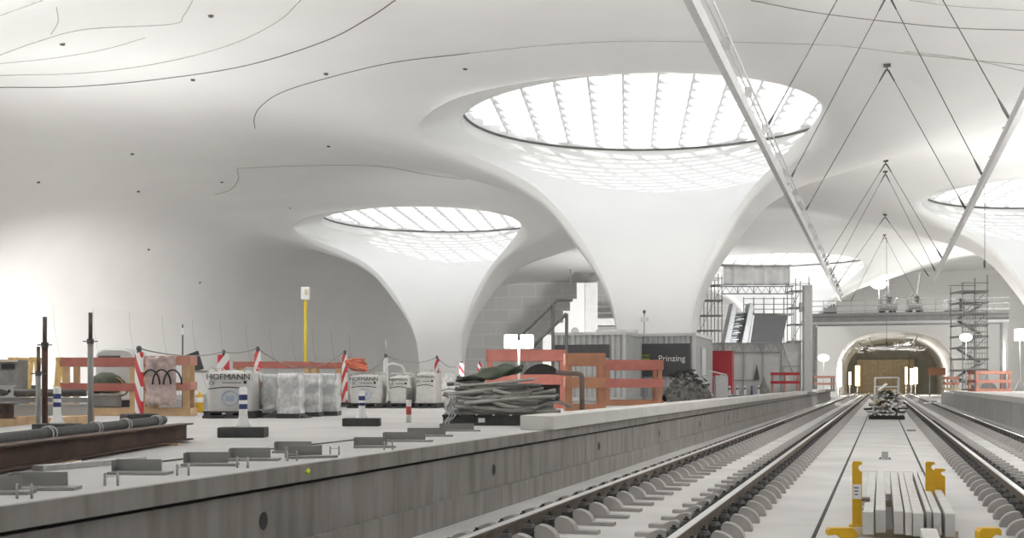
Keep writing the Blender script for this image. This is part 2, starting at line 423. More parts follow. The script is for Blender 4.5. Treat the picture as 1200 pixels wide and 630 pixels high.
# long curved joints in the ceiling
def ceil_pt(px, py):
    p = wp(px, py, (HC)*FPX/(HOR-py))
    for _ in range(8):
        h = Fh(p.x, p.y, ALL); p = wp(px, py, h*FPX/(HOR-py))
    return (p.x, p.y, Fh(p.x, p.y, ALL)+CAMZ-0.012)
def smooth_line(pts, n=8):
    out = []
    P = [Vector((a, b, 0)) for a, b in pts]; P = [P[0]*2-P[1]]+P+[P[-1]*2-P[-2]]
    for i in range(1, len(P)-2):
        for s_ in range(n):
            t = s_/n
            out.append(0.5*((2*P[i])+(P[i+1]-P[i-1])*t+(2*P[i-1]-5*P[i]+4*P[i+1]-P[i+2])*t*t+(3*P[i]-P[i-1]-3*P[i+1]+P[i+2])*t**3))
    out.append(P[-2]); return [(q.x, q.y) for q in out]
LINES = [([(0,102),(90,101),(190,92),(290,76),(380,48),(430,22),(463,0)], 'seam', 0.02),
         ([(0,88),(100,85),(190,73),(270,52),(325,25),(352,0)], 'seam_soft', 0.018),
         ([(0,74),(60,68),(120,58),(170,44)], 'seam_soft', 0.014),
         ([(0,64),(45,48),(100,34),(200,28),(215,18),(226,0)], 'seam_soft', 0.016),
         ([(0,18),(50,0)], 'seam_soft', 0.014), ([(66,8),(68,25),(60,40)], 'seam_soft', 0.014),
         ([(299,150),(298,138),(306,124),(330,108),(380,92),(460,73),(550,62)], 'seam', 0.018),
         ([(550,62),(650,52),(760,48),(960,52),(1060,62),(1200,76)], 'seam_soft', 0.014),
         ([(880,0),(960,15),(1060,27),(1130,33),(1200,35)], 'seam', 0.012),
         ([(1066,0),(1120,7),(1200,12)], 'seam_soft', 0.012),
         ([(1060,60),(1130,68),(1200,83)], 'seam_soft', 0.012),
         ([(278,197),(350,194),(440,194),(500,204),(545,210)], 'seam_soft', 0.02),
         ([(278,197),(279,210),(270,222),(252,228)], 'seam_soft', 0.02)]
for pts, m, w in LINES:
    q = [ceil_pt(*p) for p in smooth_line(pts)]
    struct(ribbon(q, w, m).build('trim_%d' % (k+1), m, None)); k += 1
# small dark fixtures in the ceiling
fx = None
for px, py in [(247,18),(73,51),(226,93),(382,86),(545,80),(155,180),(45,200),(385,171),(260,213),(174,245),(234,264),(340,243),(162,223)]:
    c = ceil_pt(px, py)
    if fx is None:
        mbx = MB(); mbx.lathe([(0.0,0.0),(0.06,0.0),(0.085,0.03),(0.085,0.10)], 14, (0,0,-0.045))
        fx = tag(mbx.build('ceiling_fixture', 'dsteel', None, True), 'small dark round fixture set in the smooth white ceiling', 'ceiling fixture', 'small dark fixtures in the ceiling')
        fx.location = c
    else: dup(fx, c)
# floor, platforms
def slab(name, m, x0, x1, y0, y1, z0, z1):
    b = MB(); b.box(((x0+x1)/2,(y0+y1)/2,(z0+z1)/2), (x1-x0,y1-y0,z1-z0)); return struct(b.build(name, m))
slab('floor', 'slab', WX, RX, BY, 172, -0.3, 0.0)
XL, XRT = -3.95, 3.87
YE = 98.0
slab('floor_platform', 'plat', -14.2, XL-0.05, BY, YE, PZ-0.12, PZ)
slab('wall_platform', 'pwall', -14.1, XL-0.05, BY, YE-0.02, 0.0, PZ-0.15)
slab('trim_groove', 'dark_gap', -14.1, XL-0.09, BY, YE-0.03, PZ-0.15, PZ-0.12)
slab('trim_face', 'pwall', XL-0.05, XL, BY, YE, PZ-0.12, PZ)
slab('trim_step', 'pwall', XL-0.06, XL-0.005, BY, YE-0.05, 0.0, 0.24)
slab('floor_platform', 'plat', XRT, 14.2, 30, 86, 0.0, PZ)
slab('floor_platform', 'plat', -34.3, -24.3, BY, YE, 0.0, PZ)
def coping(x0, x1, y0, y1, step, side):
    b = MB(); y = y0
    while y < y1-0.1:
        e = min(y+step-0.015, y1); b.box(((x0+x1)/2,(y+e)/2,PZ+(KZ-PZ)/2), (x1-x0,e-y,KZ-PZ)); y += step
    return struct(b.build('trim_coping', 'coping', None, bevel=0.012))
coping(XL-0.38, XL+0.06, 14.0, 97.0, 6.0, -1)
coping(XRT-0.06, XRT+3.0, 31, 70.0, 3.0, 1)
# drain holes in the platform face
for px, py in [(315,611),(583,552),(705,520),(775,507),(822,497),(855,489)]:
    zc = 3.95/CS*FPX/(VPX-px); p = wp(px, py, zc)
    b = MB()
    b.add([(0,0.075*math.cos(2*PI*q/24),0.075*math.sin(2*PI*q/24)) for q in range(24)]+[(0.006,0.062*math.cos(2*PI*q/24),0.062*math.sin(2*PI*q/24)) for q in range(24)],
          [(q,(q+1)%24,24+(q+1)%24,24+q) for q in range(24)])
    o = tag(b.build('drain_hole', 'pwall', None, loc=(XL-0.046, p.y, 0.43)), 'round drain hole in the grey side wall of the long platform', 'drain hole', 'drain holes in the platform wall')
    b = MB(); b.add([(0.003,0.062*math.cos(2*PI*q/24),0.062*math.sin(2*PI*q/24)) for q in range(24)], [tuple(range(24))])
    b.build('bore', 'dark_gap', o)
b = MB(); b.tube([(XL+0.004,gp(418,545).y,PZ-0.065),(XL+0.004,gp(418,545).y+0.03,PZ-0.045)], 0.02, 6)
tag(b.build('paint_mark', 'limespot'), 'lime yellow spray paint mark on the platform edge', 'paint mark')
# joints in the slab
for X in (-0.58, 0.60):
    b = MB(); b.box((X,60,0.001), (0.035,130,0.006)); struct(b.build('trim_joint', 'dark_gap'))
for py in (493, 499, 552, 520):
    Y = (zcof(py,0))/CS
    b = MB(); b.box((0.01,Y,0.001), (1.14,0.015,0.005)); struct(b.build('trim_joint', 'seam_soft'))
# end wall with the tunnel mouth, tunnel lining
AX0, AX1, AZ, SPR = -4.4, 6.7, 6.55, 2.6
def arch_z(x):
    t = (2*x-AX0-AX1)/(AX1-AX0); return SPR+(AZ-SPR)*max(0, 1-abs(t)**2.6)**(1/2.2)
axs = [AX0+(AX1-AX0)*(0.5-0.5*math.cos(PI*i/40)) for i in range(41)]
def endwall(x0, x1, m, y=EY):
    b = MB(); b.box(((x0+x1)/2, y+0.25, 6.3), (x1-x0, 0.5, 12.7)); return struct(b.build('wall_end', m))
endwall(WX-0.5, -12.0, 'blockwall'); endwall(-12.0, AX0, 'ceil'); endwall(AX1, RX, 'ceil')
b = MB()
for i in range(40):
    x0, x1 = axs[i], axs[i+1]; z0, z1 = arch_z(x0), arch_z(x1)
    b.add([(x0,EY,z0),(x1,EY,z1),(x1,EY,12.7),(x0,EY,12.7)], [(0,1,2,3)])
    b.add([(x0,EY,z0),(x1,EY,z1),(x1,EY+0.6,z1),(x0,EY+0.6,z0)], [(0,1,2,3)])
struct(b.build('wall_portal', 'ceil', fix=False))
apts = [(AX0,0)]+[(x,arch_z(x)) for x in axs]+[(AX1,0)]
b = MB(); b.grid(lambda i, j: (apts[i][0]*1.02-0.02*1.15, EY+0.5+j*4.5, apts[i][1]*1.02), len(apts), 11)
struct(b.build('wall_tunnel', 'tunnel', None, True, fix=False))
b = MB(); b.box((1.1,167.2,4), (14,0.4,8.2)); struct(b.build('wall_tunnel_end', 'tunnel'))
b = MB(); b.tube([wp(px,py,116.5) for px, py in smooth_line([(960,372),(985,351),(1010,337),(1040,326),(1085,317),(1130,313),(1160,313)])], 0.16, 8)
struct(b.build('trim_arch', 'shell', None, True))
b = MB(); b.box(((WX+RX)/2,BY-0.2,6.4), (RX-WX+1,0.4,13)); struct(b.build('wall_back', 'ceil'))
b = MB(); b.box((RX+0.2,66,6.4), (0.4,202,13)); struct(b.build('wall_right', 'ceil'))

# ------------------------------------------------------------------ railway tracks
prof_foot = [(-0.075,0.03),(0.075,0.03),(0.075,0.045),(0.012,0.065),(0.012,0.155),(0.034,0.168),(0.034,0.188),(-0.034,0.188),(-0.034,0.168),(-0.012,0.155),(-0.012,0.065),(-0.075,0.045)]
prof_head = [(-0.034,0.188),(0.034,0.188),(0.034,0.194),(0.026,0.2),(-0.026,0.2),(-0.034,0.194)]
def halfdisc(cx, w, h, n=12): return [(cx+w*math.cos(PI*i/n), h*math.sin(PI*i/n)**0.8) for i in range(n+1)]
def hump(sg, n=10):
    pts = [(0.18,0.0),(0.18,0.11),(0.195,0.14),(0.215,0.15)]+[(0.215+0.165*math.sin(PI/2*i/n), 0.15*math.cos(PI/2*i/n)**0.9) for i in range(1,n)]+[(0.38,0.0)]
    return [(sg*x, z) for x, z in pts]
def block_mb(side):              # side = +1 when the track centre lies at +x of the rail
    b = MB()
    b.prism(hump(side), -0.06, 0.06)
    b.prism(hump(-side), -0.06, 0.06)
    b.box((side*0.455,0,0.018), (0.25,0.13,0.036)); b.box((0,0,0.014), (0.4,0.16,0.03))
    return b
def fast_mb():
    b = MB()
    for s_ in (-1,1):
        b.ball((s_*0.125,-0.02,0.085), (0.065,0.13,0.08), 10, 6)
        b.tube([(s_*0.07,-0.09,0.07),(s_*0.12,-0.11,0.10),(s_*0.165,-0.06,0.075),(s_*0.165,0.06,0.075),(s_*0.12,0.10,0.10),(s_*0.07,0.08,0.07)], 0.018, 6)
        b.lathe([(0.03,0),(0.03,0.04),(0.015,0.045),(0.015,0.06)], 8, (s_*0.125,-0.02,0.13))
    return b
PITCH = 0.65
bm_p, bm_n, fm = block_mb(1).mesh('sleeper_block','sleeper'), block_mb(-1).mesh('sleeper_block','sleeper'), fast_mb().mesh('rail_fastening','rubber')
def track(xc, y0, label):
    t = thing('railway_track', label, 'railway track', (xc,y0,0), 0, 'railway tracks')
    for s_ in (-1,1):
        L = 166-y0
        b = MB(); b.prism([(x+s_*0.75,z) for x, z in prof_foot], 0, L); r = b.build('rail', 'railside', t)
        b = MB(); b.prism([(x+s_*0.75,z) for x, z in prof_head], 0, L); b.build('running_surface', 'railtop', r, label='shiny worn top of the rail')
    n = int((150-y0)/PITCH)
    rest_b, rest_f = MB(), MB()
    for k in range(n):
        for s_ in (-1,1):
            if k < 50:
                for me, nm in ((bm_p if s_ < 0 else bm_n, 'sleeper_block'), (fm, 'rail_fastening')):
                    o = bpy.data.objects.new(nm, me); COL.objects.link(o); o.parent = t; o.location = (s_*0.75, k*PITCH+0.1, 0)
            else:
                y = k*PITCH+0.1; X = s_*0.75
                for q in (-1,1):
                    rest_b.prism([(X+x,z) for x, z in hump(q,4)], y-0.06, y+0.06)
                    rest_f.box((X+q*0.125,y,0.075), (0.09,0.14,0.12))
                rest_b.box((X-s_*0.455,y,0.018), (0.25,0.13,0.036))
    rest_b.build('sleeper_blocks', 'sleeper', t)['kind'] = 'stuff'
    rest_f.build('rail_fastenings', 'rubber', t)['kind'] = 'stuff'
track(-2.27, 5.0, 'railway track on a concrete slab along the foot of the long platform wall')
track(2.19, 8.0, 'railway track across the concrete centre strip, on the side of the orange crate')

# ------------------------------------------------------------------ overhead conductor rails and hangers
BZ = 5.5+CAMZ
def conductor(x, y0, y1, label):
    t = thing('overhead_conductor_rail', label, 'conductor rail', (x,y0,BZ), 0, 'overhead conductor rails')
    L = y1-y0
    b = MB(); b.prism([(-0.10,0),(-0.06,-0.10),(0.06,-0.10),(0.10,0),(0.10,0.05),(0.05,0.12),(-0.05,0.12),(-0.10,0.05)], 0, L); b.build('rail_profile', 'alu', t)
    b = MB(); b.tube([(0.17,0,0.30),(0.17,L,0.30)], 0.022, 6); b.build('carrier_tube', 'alu', t)
    b = MB(); b.tube([(0.05,0,0.34),(0.05,L,0.34)], 0.014, 6); b.build('carrier_tube', 'alu', t)
    y = 1.5
    while y < L:
        b = MB(); b.box((0.11,y,0.22), (0.14,0.04,0.20)); b.box((0,y,0.13), (0.2,0.08,0.03)); b.build('clamp', 'alu', t); y += 6.9/2
conductor(-2.62, 8.0, 80.0, 'long grey overhead rail hung above the track beside the platform wall')
conductor(2.62, 16.0, 65.5, 'grey overhead rail hung above the track on the orange crate side')
APEX = [25.9, 32.7, 39.0, 54.0, 60.5, 67.6, 86.5]
ORD = ['first', 'second', 'third', 'fourth', 'fifth', 'sixth', 'seventh']
for i, zc in enumerate(APEX):
    Y = zc/CS; zt = Fh(0.15, Y, ALL)+CAMZ
    t = thing('ceiling_hanger', ORD[i]+' V-shaped wire hanger above the tracks, counted from the camera towards the tunnel', 'hanger', (0.15,Y,zt), 0, 'wire hangers of the overhead rails')
    b = MB(); b.box((0,0,-0.04), (0.22,0.16,0.08)); b.box((0,0,-0.14), (0.05,0.10,0.14)); b.build('anchor_plate', 'dsteel', t)
    for s_, lim in ((-1,80.0),(1,65.5)):
        if Y > lim:
            q = Vector((s_*2.4,0,BZ-zt+0.6))
        else: q = Vector((s_*2.62-0.15,0,BZ-zt+0.14))
        a = Vector((0.03*s_,0,-0.18)); d = (q-a).normalized()
        b = MB(); b.tube([a, q], 0.013, 6); w = b.build('wire', 'wire', t)
        b = MB(); b.tube([q-d*0.55, q-d*0.30, q-d*0.05], [0.016,0.035,0.03], 8); b.build('turnbuckle', 'wire', w)
        b = MB(); b.tube([a+d*0.02, a+d*0.45], [0.03,0.02], 8); b.build('turnbuckle', 'wire', w)
p = wp(1038,200,66); q = wp(1038,480,66)
for (px, y0, y1, zc, lab) in [(1039,200,400,88,'thin vertical drop wire hanging over the tracks before the tunnel mouth'),(1154,150,305,60,'thin vertical drop wire hanging before the chalice column across the tracks')]:
    a, c = wp(px,y0,zc), wp(px,y1,zc); zt = Fh(a.x, a.y, ALL)+CAMZ
    t = thing('drop_wire', lab, 'wire', (a.x,a.y,zt)); b = MB(); b.tube([(0,0,0),(0,0,c.z-zt)], 0.016, 6); b.build('wire', 'wire', t)
    b = MB(); b.lathe([(0.03,0),(0.06,0.1),(0.06,0.35),(0.02,0.42)], 8, (0,0,c.z-zt-0.4)); b.build('end_weight', 'dsteel', t)

# ------------------------------------------------------------------ generic site objects
def face(px0, px1, pyt, pyb, zc):
    """size and base point of a thing seen square-on: centre of its base, width, height"""
    p = wp((px0+px1)/2, pyb, zc); s_ = zc/FPX
    return p, (px1-px0)*s_, (pyb-pyt)*s_

# ---- timber guard frames
def guard_frame(label, x, y, rz, w, d, h, post='wood', rail='salmon', mid=1, group=None, boards=True, z=PZ, cat='guard rail', rh=0.16):
    t = thing('timber_guard_frame', label, cat, (x,y,z), rz, group)
    n = max(2, int(round(w/1.3))+1)
    for yy in (0, d):
        for k in range(n):
            X = -w/2+0.06+(w-0.12)*k/(n-1)
            b = MB(); b.box((X,yy,h/2), (0.11,0.06,h-0.02)); b.build('post', post, t, bevel=0.006)
    def rl(yy, s_):
        b = MB(); b.box((0,yy+s_*0.045,h-rh/2-0.01), (w,0.03,rh)); b.build('rail', rail, t, bevel=0.004)
        for q in range(mid):
            zz = 0.06+(h-0.15)*(q+1)/(mid+1); b = MB(); b.box((0,yy+s_*0.045,zz), (w,0.03,rh*0.9)); b.build('rail', rail, t, bevel=0.004)
        b = MB(); b.box((0,yy+s_*0.045,0.075), (w,0.03,0.14)); b.build('toe_board', post, t)
    rl(0, -1); rl(d, 1)
    if boards:
        for s_ in (-1,1):
            for zz, m, q in ((h-rh/2-0.01,rail,rh),(h*0.5,rail,rh*0.9),(0.075,post,0.14)):
                b = MB(); b.box((s_*(w/2+0.016),d/2,zz), (0.03,d+0.1,q)); b.build('side_board', m, t)
    return t
p, w_, h_ = face(74,160,418,487,20.9)
guard_frame('pale red topped timber guard frame with a coiled green bundle inside, beside the steel props', p.x, p.y, YAW, w_, 0.5, h_)
# ---- things in and behind that frame
q = wp(125,487,21.3); t = thing('cable_drum', 'dark green bundle of coiled hose inside the pale red topped timber frame', 'hose bundle', (q.x,q.y,PZ+0.40), YAW)
b = MB(); b.lathe([(0.02,0),(0.26,0.02),(0.29,0.15),(0.24,0.30),(0.1,0.38)], 20, (0,0,0)); b.build('bundle', 'green', t, True)
for k in range(5):
    b = MB(); b.tube([(0.30*math.cos(a)*0.9+0.02*k, -0.25+0.03*math.sin(3*a), 0.19+0.17*math.sin(a)) for a in [PI*2*j/20 for j in range(20)]], 0.016, 6, True)
    o = b.build('hose_loop', 'ochre' if k % 2 else 'green', t, True); o.rotation_euler = (0,R(-20+12*k),R(-25+14*k)); o.scale = (0.8,0.6,0.9)
q = wp(123,487,21.2); t = thing('plastic_box', 'grey box standing below the coiled bundle in the timber frame', 'box', (q.x,q.y,PZ+0.145), YAW)
b = MB(); b.box((0,0,0.125), (0.5,0.34,0.25)); b.build('box', 'gsteel', t, bevel=0.02); b = MB(); b.box((0,0,0.235), (0.53,0.37,0.03)); b.build('rim', 'corr', t, bevel=0.008)
# support pallet for the box and bundle
q = wp(122,487,21.3); b = MB()
for k in range(5): b.box((-0.42+0.21*k,0,0.12), (0.15,0.42,0.04))
for k in (-0.4,0,0.4): b.box((k,0,0.05), (0.09,0.42,0.1))
o = tag(b.build('pallet', 'palewood', None, loc=(q.x,q.y,PZ)), 'timber pallet lying at the foot of the timber guard frame under the grey box', 'pallet'); o.rotation_euler = (0,0,YAW)
b = MB(); b.box((0,0,0), (0.6,0.36,0.012)); 
# ---- compressor with rounded hood behind the frame
q = wp(142,483,23.4); t = thing('compressor', 'silver machine with a rounded hood peeking over the timber guard frame', 'compressor', (q.x,q.y,PZ), YAW)
b = MB(); b.prism([(-0.36,0.25),(0.40,0.25),(0.40,1.12),(0.34,1.22),(0.22,1.27),(-0.22,1.27),(-0.33,1.20),(-0.36,1.08)], -0.45, 0.45); b.build('hood', 'alu', t, bevel=0.04)
b = MB(); b.box((-0.08,-0.46,1.06), (0.44,0.02,0.13)); b.build('window', 'greyrub', t, bevel=0.01)
for sx in (-0.25,0.25):
    for sy in (-0.3,0.3):
        b = MB(); b.tube([(sx,sy-0.06,0.17),(sx,sy+0.06,0.17)], 0.17, 16); b.build('wheel', 'rubber', t)
# ---- frame wrapped in crumpled film
p, w_, h_ = face(172,222,416,487,20.8)
gf = guard_frame('pale red timber guard frame draped with crumpled clear film and black hoses', p.x, p.y, YAW, w_, 0.35, h_, rail='pinkpaint')
b = MB(); rnd = random.Random(3)
nz_ = [[rnd.uniform(-0.05,0.03) for _ in range(11)] for _ in range(15)]
b.grid(lambda i, j: (-w_/2+0.02+ (w_*0.72)*i/10, -0.13+nz_[j][i], h_*0.98-h_*0.8*j/14+0.02*math.sin(i*2+j)), 11, 15); o = b.build('film_sheet', 'pinkfilm', gf, True, fix=False)
so = o.modifiers.new('thick','SOLIDIFY'); so.thickness = 0.004; o.hide_render = False
for k in range(3):
    b = MB(); b.tube([(-0.25+0.2*k+0.16*math.cos(a), -0.2-0.02*k, h_*0.52+0.26*math.sin(a)) for a in [PI*j/12 for j in range(13)]], 0.016, 6); b.build('hose', 'rubber', gf, True)
# ---- long pale red frame behind the sacks
for (x0,x1,yt,zc,lab) in [(275,362,423,28.5,'long pale red timber guard frame behind the film-wrapped sacks'),(366,398,424,31.5,'short pale red timber guard frame between the yellow pole and the striped beacon')]:
    s_ = zc/FPX; p = wp((x0+x1)/2, HOR+0.58/s_, zc)
    guard_frame(lab, p.x, p.y, YAW, (x1-x0)*s_, 0.4, 0.58+(HOR-yt)*s_, rail='salmon')

# ---- striped beacons with chains between them
def beacon(px, pyt, pyb, wpx, m, label, turn=0.0):
    zc = zcof(pyb); p = wp(px, pyb, zc); h = (pyb-pyt)*zc/FPX
    t = thing('warning_beacon', label, 'warning beacon', (p.x,p.y,PZ), YAW+turn, 'red and white warning beacons')
    b = MB(); b.box((0,0,0.05), (0.36,0.5,0.10)); b.build('foot', 'rubber', t, bevel=0.02)
    b = MB(); b.box((0,0,0.10+(h-0.16)/2), (0.25,0.05,h-0.16)); b.build('board', m, t, bevel=0.012)
    b = MB(); b.box((0,0,h-0.05), (0.05,0.05,0.06)); b.ball((0,0,h), (0.045,0.045,0.045)); b.build('cap', 'dsteel', t, True)
    return Vector((p.x,p.y,PZ+h))
B = {}
B[163] = beacon(163,408,492,14,'stripe','striped beacon at the end of the pale red topped timber frame, chain tied on top', R(-50))
B[262] = beacon(262,412,481,14,'stripe_r','striped beacon standing behind the big printed sack')
B[302] = beacon(302,408,479,10,'stripe_r','striped beacon in front of the film-wrapped sacks next to the big printed sack', R(-50))
B[405] = beacon(404,412,476,8,'stripe_r','striped beacon between the film-wrapped sacks and the sacks under the red hose', R(-55))
B[451] = beacon(452,416,474,6,'white','plain pale beacon with a thin stick, between two printed sacks', R(-60))
B[513] = beacon(512,418,469,7,'stripe_r','striped beacon at the last printed sack before the pipe heap', R(-55))
B[541] = beacon(541,424,463,10,'stripe','distant striped beacon just behind the pipe heap, nearer the printed sacks', R(-20))
B[563] = beacon(562,424,461,9,'stripe','distant striped beacon just behind the pipe heap, nearer the floodlight', R(-20))
b = MB(); b.tube([B[451]+Vector((0,0,0)), B[451]+Vector((0,0,0.42))], 0.012, 6); b.ball(tuple(B[451]+Vector((0,0,0.32))), (0.03,0.03,0.06))
o = b.build('stick', 'steel'); bp_ = [x for x in bpy.data.objects if x.name.startswith('warning_beacon') and 'thin stick' in x['label']][0]
o.parent = bp_; o.matrix_parent_inverse = (Matrix.Translation(bp_.location) @ Euler(bp_.rotation_euler).to_matrix().to_4x4()).inverted()
def chain(a, c, sag, label, r=0.012):
    a, c = Vector(a), Vector(c); pts = []
    for k in range(17):
        t_ = k/16; q_ = a.lerp(c, t_); q_.z -= sag*4*t_*(1-t_); pts.append(q_)
    b = MB(); b.tube([q_-a for q_ in pts], r, 6)
    tag(b.build('barrier_chain', 'gsteel', None, True, loc=a), label, 'chain', 'chains between the beacons')
pp = wp(214,436,26.0)
chain(B[163], B[262], 0.10, 'chain from the beacon at the timber frame to the beacon behind the big printed sack')
chain(B[262], B[302], 0.05, 'short chain between the two beacons beside the big printed sack')
yp = wp(357,430,28)
chain(B[302], B[405], 0.42, 'sagging chain running in front of the yellow pole')
chain(B[451], B[513], 0.20, 'chain between the plain pale beacon and the beacon at the last printed sack')
chain(B[405], B[451], 0.45, 'sagging chain between the beacon by the red hose and the plain pale beacon')
chain(B[513], B[541], 0.30, 'chain hanging from the last printed sack towards the pipe heap')

# ---- flexible bollards
def bollard(px, pyb, label, hpost, base=True, first=[None]):
    zc = zcof(pyb); p = wp(px, pyb, zc)
    t = thing('flexible_bollard', label, 'bollard', (p.x,p.y,PZ), YAW, 'white bollards with blue bands')
    z0 = 0.11
    b = MB(); b.box((0,0,z0/2), (0.50,0.26,z0)); b.build('foot', 'greyrub', t, bevel=0.012)
    b = MB(); b.lathe([(0.085,z0),(0.08,z0+0.015),(0.058,z0+0.06),(0.046,z0+0.13),(0.043,z0+hpost-0.015),(0.036,z0+hpost),(0.01,z0+hpost+0.004)], 20); b.build('post', 'white', t, True)
    for zz in (0.29,0.39) if hpost > 0.4 else (0.25,0.34):
        b = MB(); b.lathe([(0.0445,z0+zz-0.14+0.04),(0.0455,z0+zz-0.135+0.04),(0.0455,z0+zz-0.085+0.04),(0.0445,z0+zz-0.08+0.04)], 20); b.build('band', 'blue', t, True)
bollard(285,512,'white bollard with blue bands on a black foot, in front of the big printed sack',0.43)
bollard(424,499,'white bollard with blue bands standing before the sacks under the red hose',0.37)
bollard(67,507,'white bollard with blue bands behind the rusty steel beam',0.43)
# ---- small striped marker post
zc = zcof(495); p = wp(479,495,zc); t = thing('marker_post', 'short dirty marker post with red and white bands, beside the pipe heap', 'marker post', (p.x,p.y,PZ), YAW)
b = MB(); b.lathe([(0.04,0),(0.04,0.46),(0.03,0.48)], 16); b.build('post', 'band', t, True)
b = MB(); b.lathe([(0.043,0.34),(0.043,0.5),(0.03,0.52)], 16); b.build('sleeve', 'pipe', t, True)

# ---- printed big bags
def sack(px0, px1, pyt, pyb, label, turn=0.0, logo=True, seed=1, depth=0.75):
    zc = zcof(pyb+6); p, w_, h_ = face(px0,px1,pyt,pyb,zc); d = depth
    p = p+Vector((-SN*0.0, 0, 0))
    t = thing('bulk_sack', label, 'bulk sack', (p.x,p.y,PZ), YAW+turn, 'printed white bulk sacks')
    zb = 0.12; rn = random.Random(seed)
    b = MB(); b.box((0,d/2,0.025), (w_+0.07,d+0.06,0.05))
    for k in (-1,0,1): b.box((k*w_*0.45,d/2,0.07), (0.12,d,0.05))
    b.box((0,d/2,0.105), (w_+0.05,d+0.04,0.03)); b.build('pallet', 'greyrub', t)
    N = 12
    def f(i, j):
        a = 2*PI*i/48; c_, s_ = math.cos(a), math.sin(a); e = 0.28
        x = math.copysign(abs(c_)**e, c_)*w_/2; y = math.copysign(abs(s_)**e, s_)*d/2
        v = j/N; bl = 0.94+0.06*math.sin(PI*min(1,v*1.15))
        z = zb+h_*(v**0.9)
        wob = 0.008*math.sin(a*7+j*1.7+seed)
        if j == N: z += -0.01+0.02*math.sin(a*2+seed); bl *= 0.97
        return (x*(bl+wob), d/2+y*(bl+wob), z)
    b = MB(); b.grid(f, 48, N+1, True)
    nv = len(b.v); b.add([(0,d/2,zb+h_*1.03)], []); b.f += [((N)*48+i, N*48+(i+1) % 48, nv) for i in range(48)]
    b.build('sack', 'bag', t, True)
    for sx in (-1,1):
        for dy in (0.1,d-0.1):
            b = MB(); b.tube([(sx*(w_/2-0.02),dy,zb+h_*0.96),(sx*(w_/2-0.04),dy,zb+h_+0.05),(sx*(w_/2-0.14),dy,zb+h_+0.06),(sx*(w_/2-0.18),dy,zb+h_*0.99)], 0.015, 6); b.build('lifting_loop', 'bag', t, True)
    yf = -0.006
    text('HOFMANN', 0.135*w_/0.8, 'print', t, (-0.02*w_,yf,zb+h_*0.85), (R(90),0,0), sx=1.08)
    b = MB(); b.tube([(-w_*0.42+w_*0.8*k/16, yf-0.002, zb+h_*(0.55+0.05*math.sin(PI*k/16))) for k in range(17)], 0.008, 5); b.build('printed_arc', 'print', t)
    text('CE', 0.08, 'print', t, (-0.35*w_,yf,zb+h_*0.70), (R(90),0,0))
    b = MB(); b.box((0.05*w_,yf,zb+h_*0.71), (w_*0.4,0.004,0.012)); b.box((0.33*w_,yf,zb+h_*0.72), (0.05,0.004,0.05)); b.build('printed_lines', 'print', t)
    if logo:
        b = MB(); b.tube([(0.02*w_+0.10*math.cos(a)*1.4, yf, zb+h_*0.32+0.12*math.sin(a)) for a in [2*PI*k/24 for k in range(24)]], 0.012, 5, True)
        b.box((0.02*w_,yf,zb+h_*0.32), (0.14,0.006,0.09)); b.build('blue_emblem', 'bluepr', t)
    return t
sack(240,297,437,484,'big white sack printed in black and blue, nearest the bollard on the black foot', 0.0, True, 1)
sack(408,446,439,472,'white printed sack lying under the bundle of red hose', R(-8), True, 2)
sack(455,480,440,472,'white printed sack directly beside the plain pale beacon', R(-10), False, 3, 0.7)
sack(486,511,436,472,'white printed sack beside the last striped beacon before the pipe heap', R(-10), False, 4, 0.7)
# red hose bundle on the sack
zc = zcof(478); p = wp(418,478,zc+0.4)
t = thing('hose_coil', 'tangled bundle of orange red hose on top of a printed sack', 'hose', (p.x,p.y,PZ+0.12+0.78), YAW); rn = random.Random(5)
for k in range(7):
    b = MB(); ph = rn.uniform(0,6); c0 = rn.uniform(-0.08,0.08)
    b.tube([(c0+0.2*math.cos(a)+0.03*math.sin(3*a+ph), 0.1*math.sin(a), 0.03+0.03*k+0.05*math.sin(a+ph)) for a in [2*PI*j/22 for j in range(22)]], 0.028, 7, True); b.build('hose_loop', 'hose', t, True)
# ---- film-wrapped sacks
def wrapped(px0, px1, pyt, pyb, label, seed):
    zc = zcof(pyb+5); p, w_, h_ = face(px0,px1,pyt,pyb,zc); d = 0.55; rn = random.Random(seed)
    t = thing('wrapped_stack', label, 'wrapped stack', (p.x,p.y,PZ), YAW, 'film-wrapped stacks')
    b = MB(); b.box((0,d/2,0.04), (w_,d,0.08)); b.build('pallet', 'greyrub', t)
    N = 16; J = [[rn.uniform(-1,1) for _ in range(40)] for _ in range(N+1)]
    def f(i, j):
        a = 2*PI*i/40; c_, s_ = math.cos(a), math.sin(a); e = 0.30; k = 1+0.035*J[j][i]+0.04*math.sin(j*0.9+seed)
        if j < 2: k *= 0.93+0.09*(i % 3 == 0)
        return (math.copysign(abs(c_)**e, c_)*w_/2*k, d/2+math.copysign(abs(s_)**e, s_)*d/2*k, 0.08+h_*j/N+(0.01*J[0][i] if j == N else 0))
    b = MB(); b.grid(f, 40, N+1, True); nv = len(b.v); b.add([(0,d/2,0.09+h_)], []); b.f += [(N*40+i, N*40+(i+1) % 40, nv) for i in range(40)]
    b.build('film_wrap', 'film', t, True)
    b = MB(); b.box((0.02,-0.022,h_*0.72), (w_*0.42,0.006,h_*0.22)); b.build('label_sheet', 'bluegrey', t)
wrapped(306,322,439,484,'film-wrapped stack half hidden behind a striped beacon beside the big printed sack',1)
wrapped(324,351,438,485,'broad film-wrapped stack whose film fans out at the floor',2)
wrapped(354,374,438,483,'film-wrapped stack in the middle of the group, under the yellow pole',3)
wrapped(375,395,438,482,'film-wrapped stack at the end of the group, beside the pale red frame',4)
p = wp(330,488,19.6); b = MB()
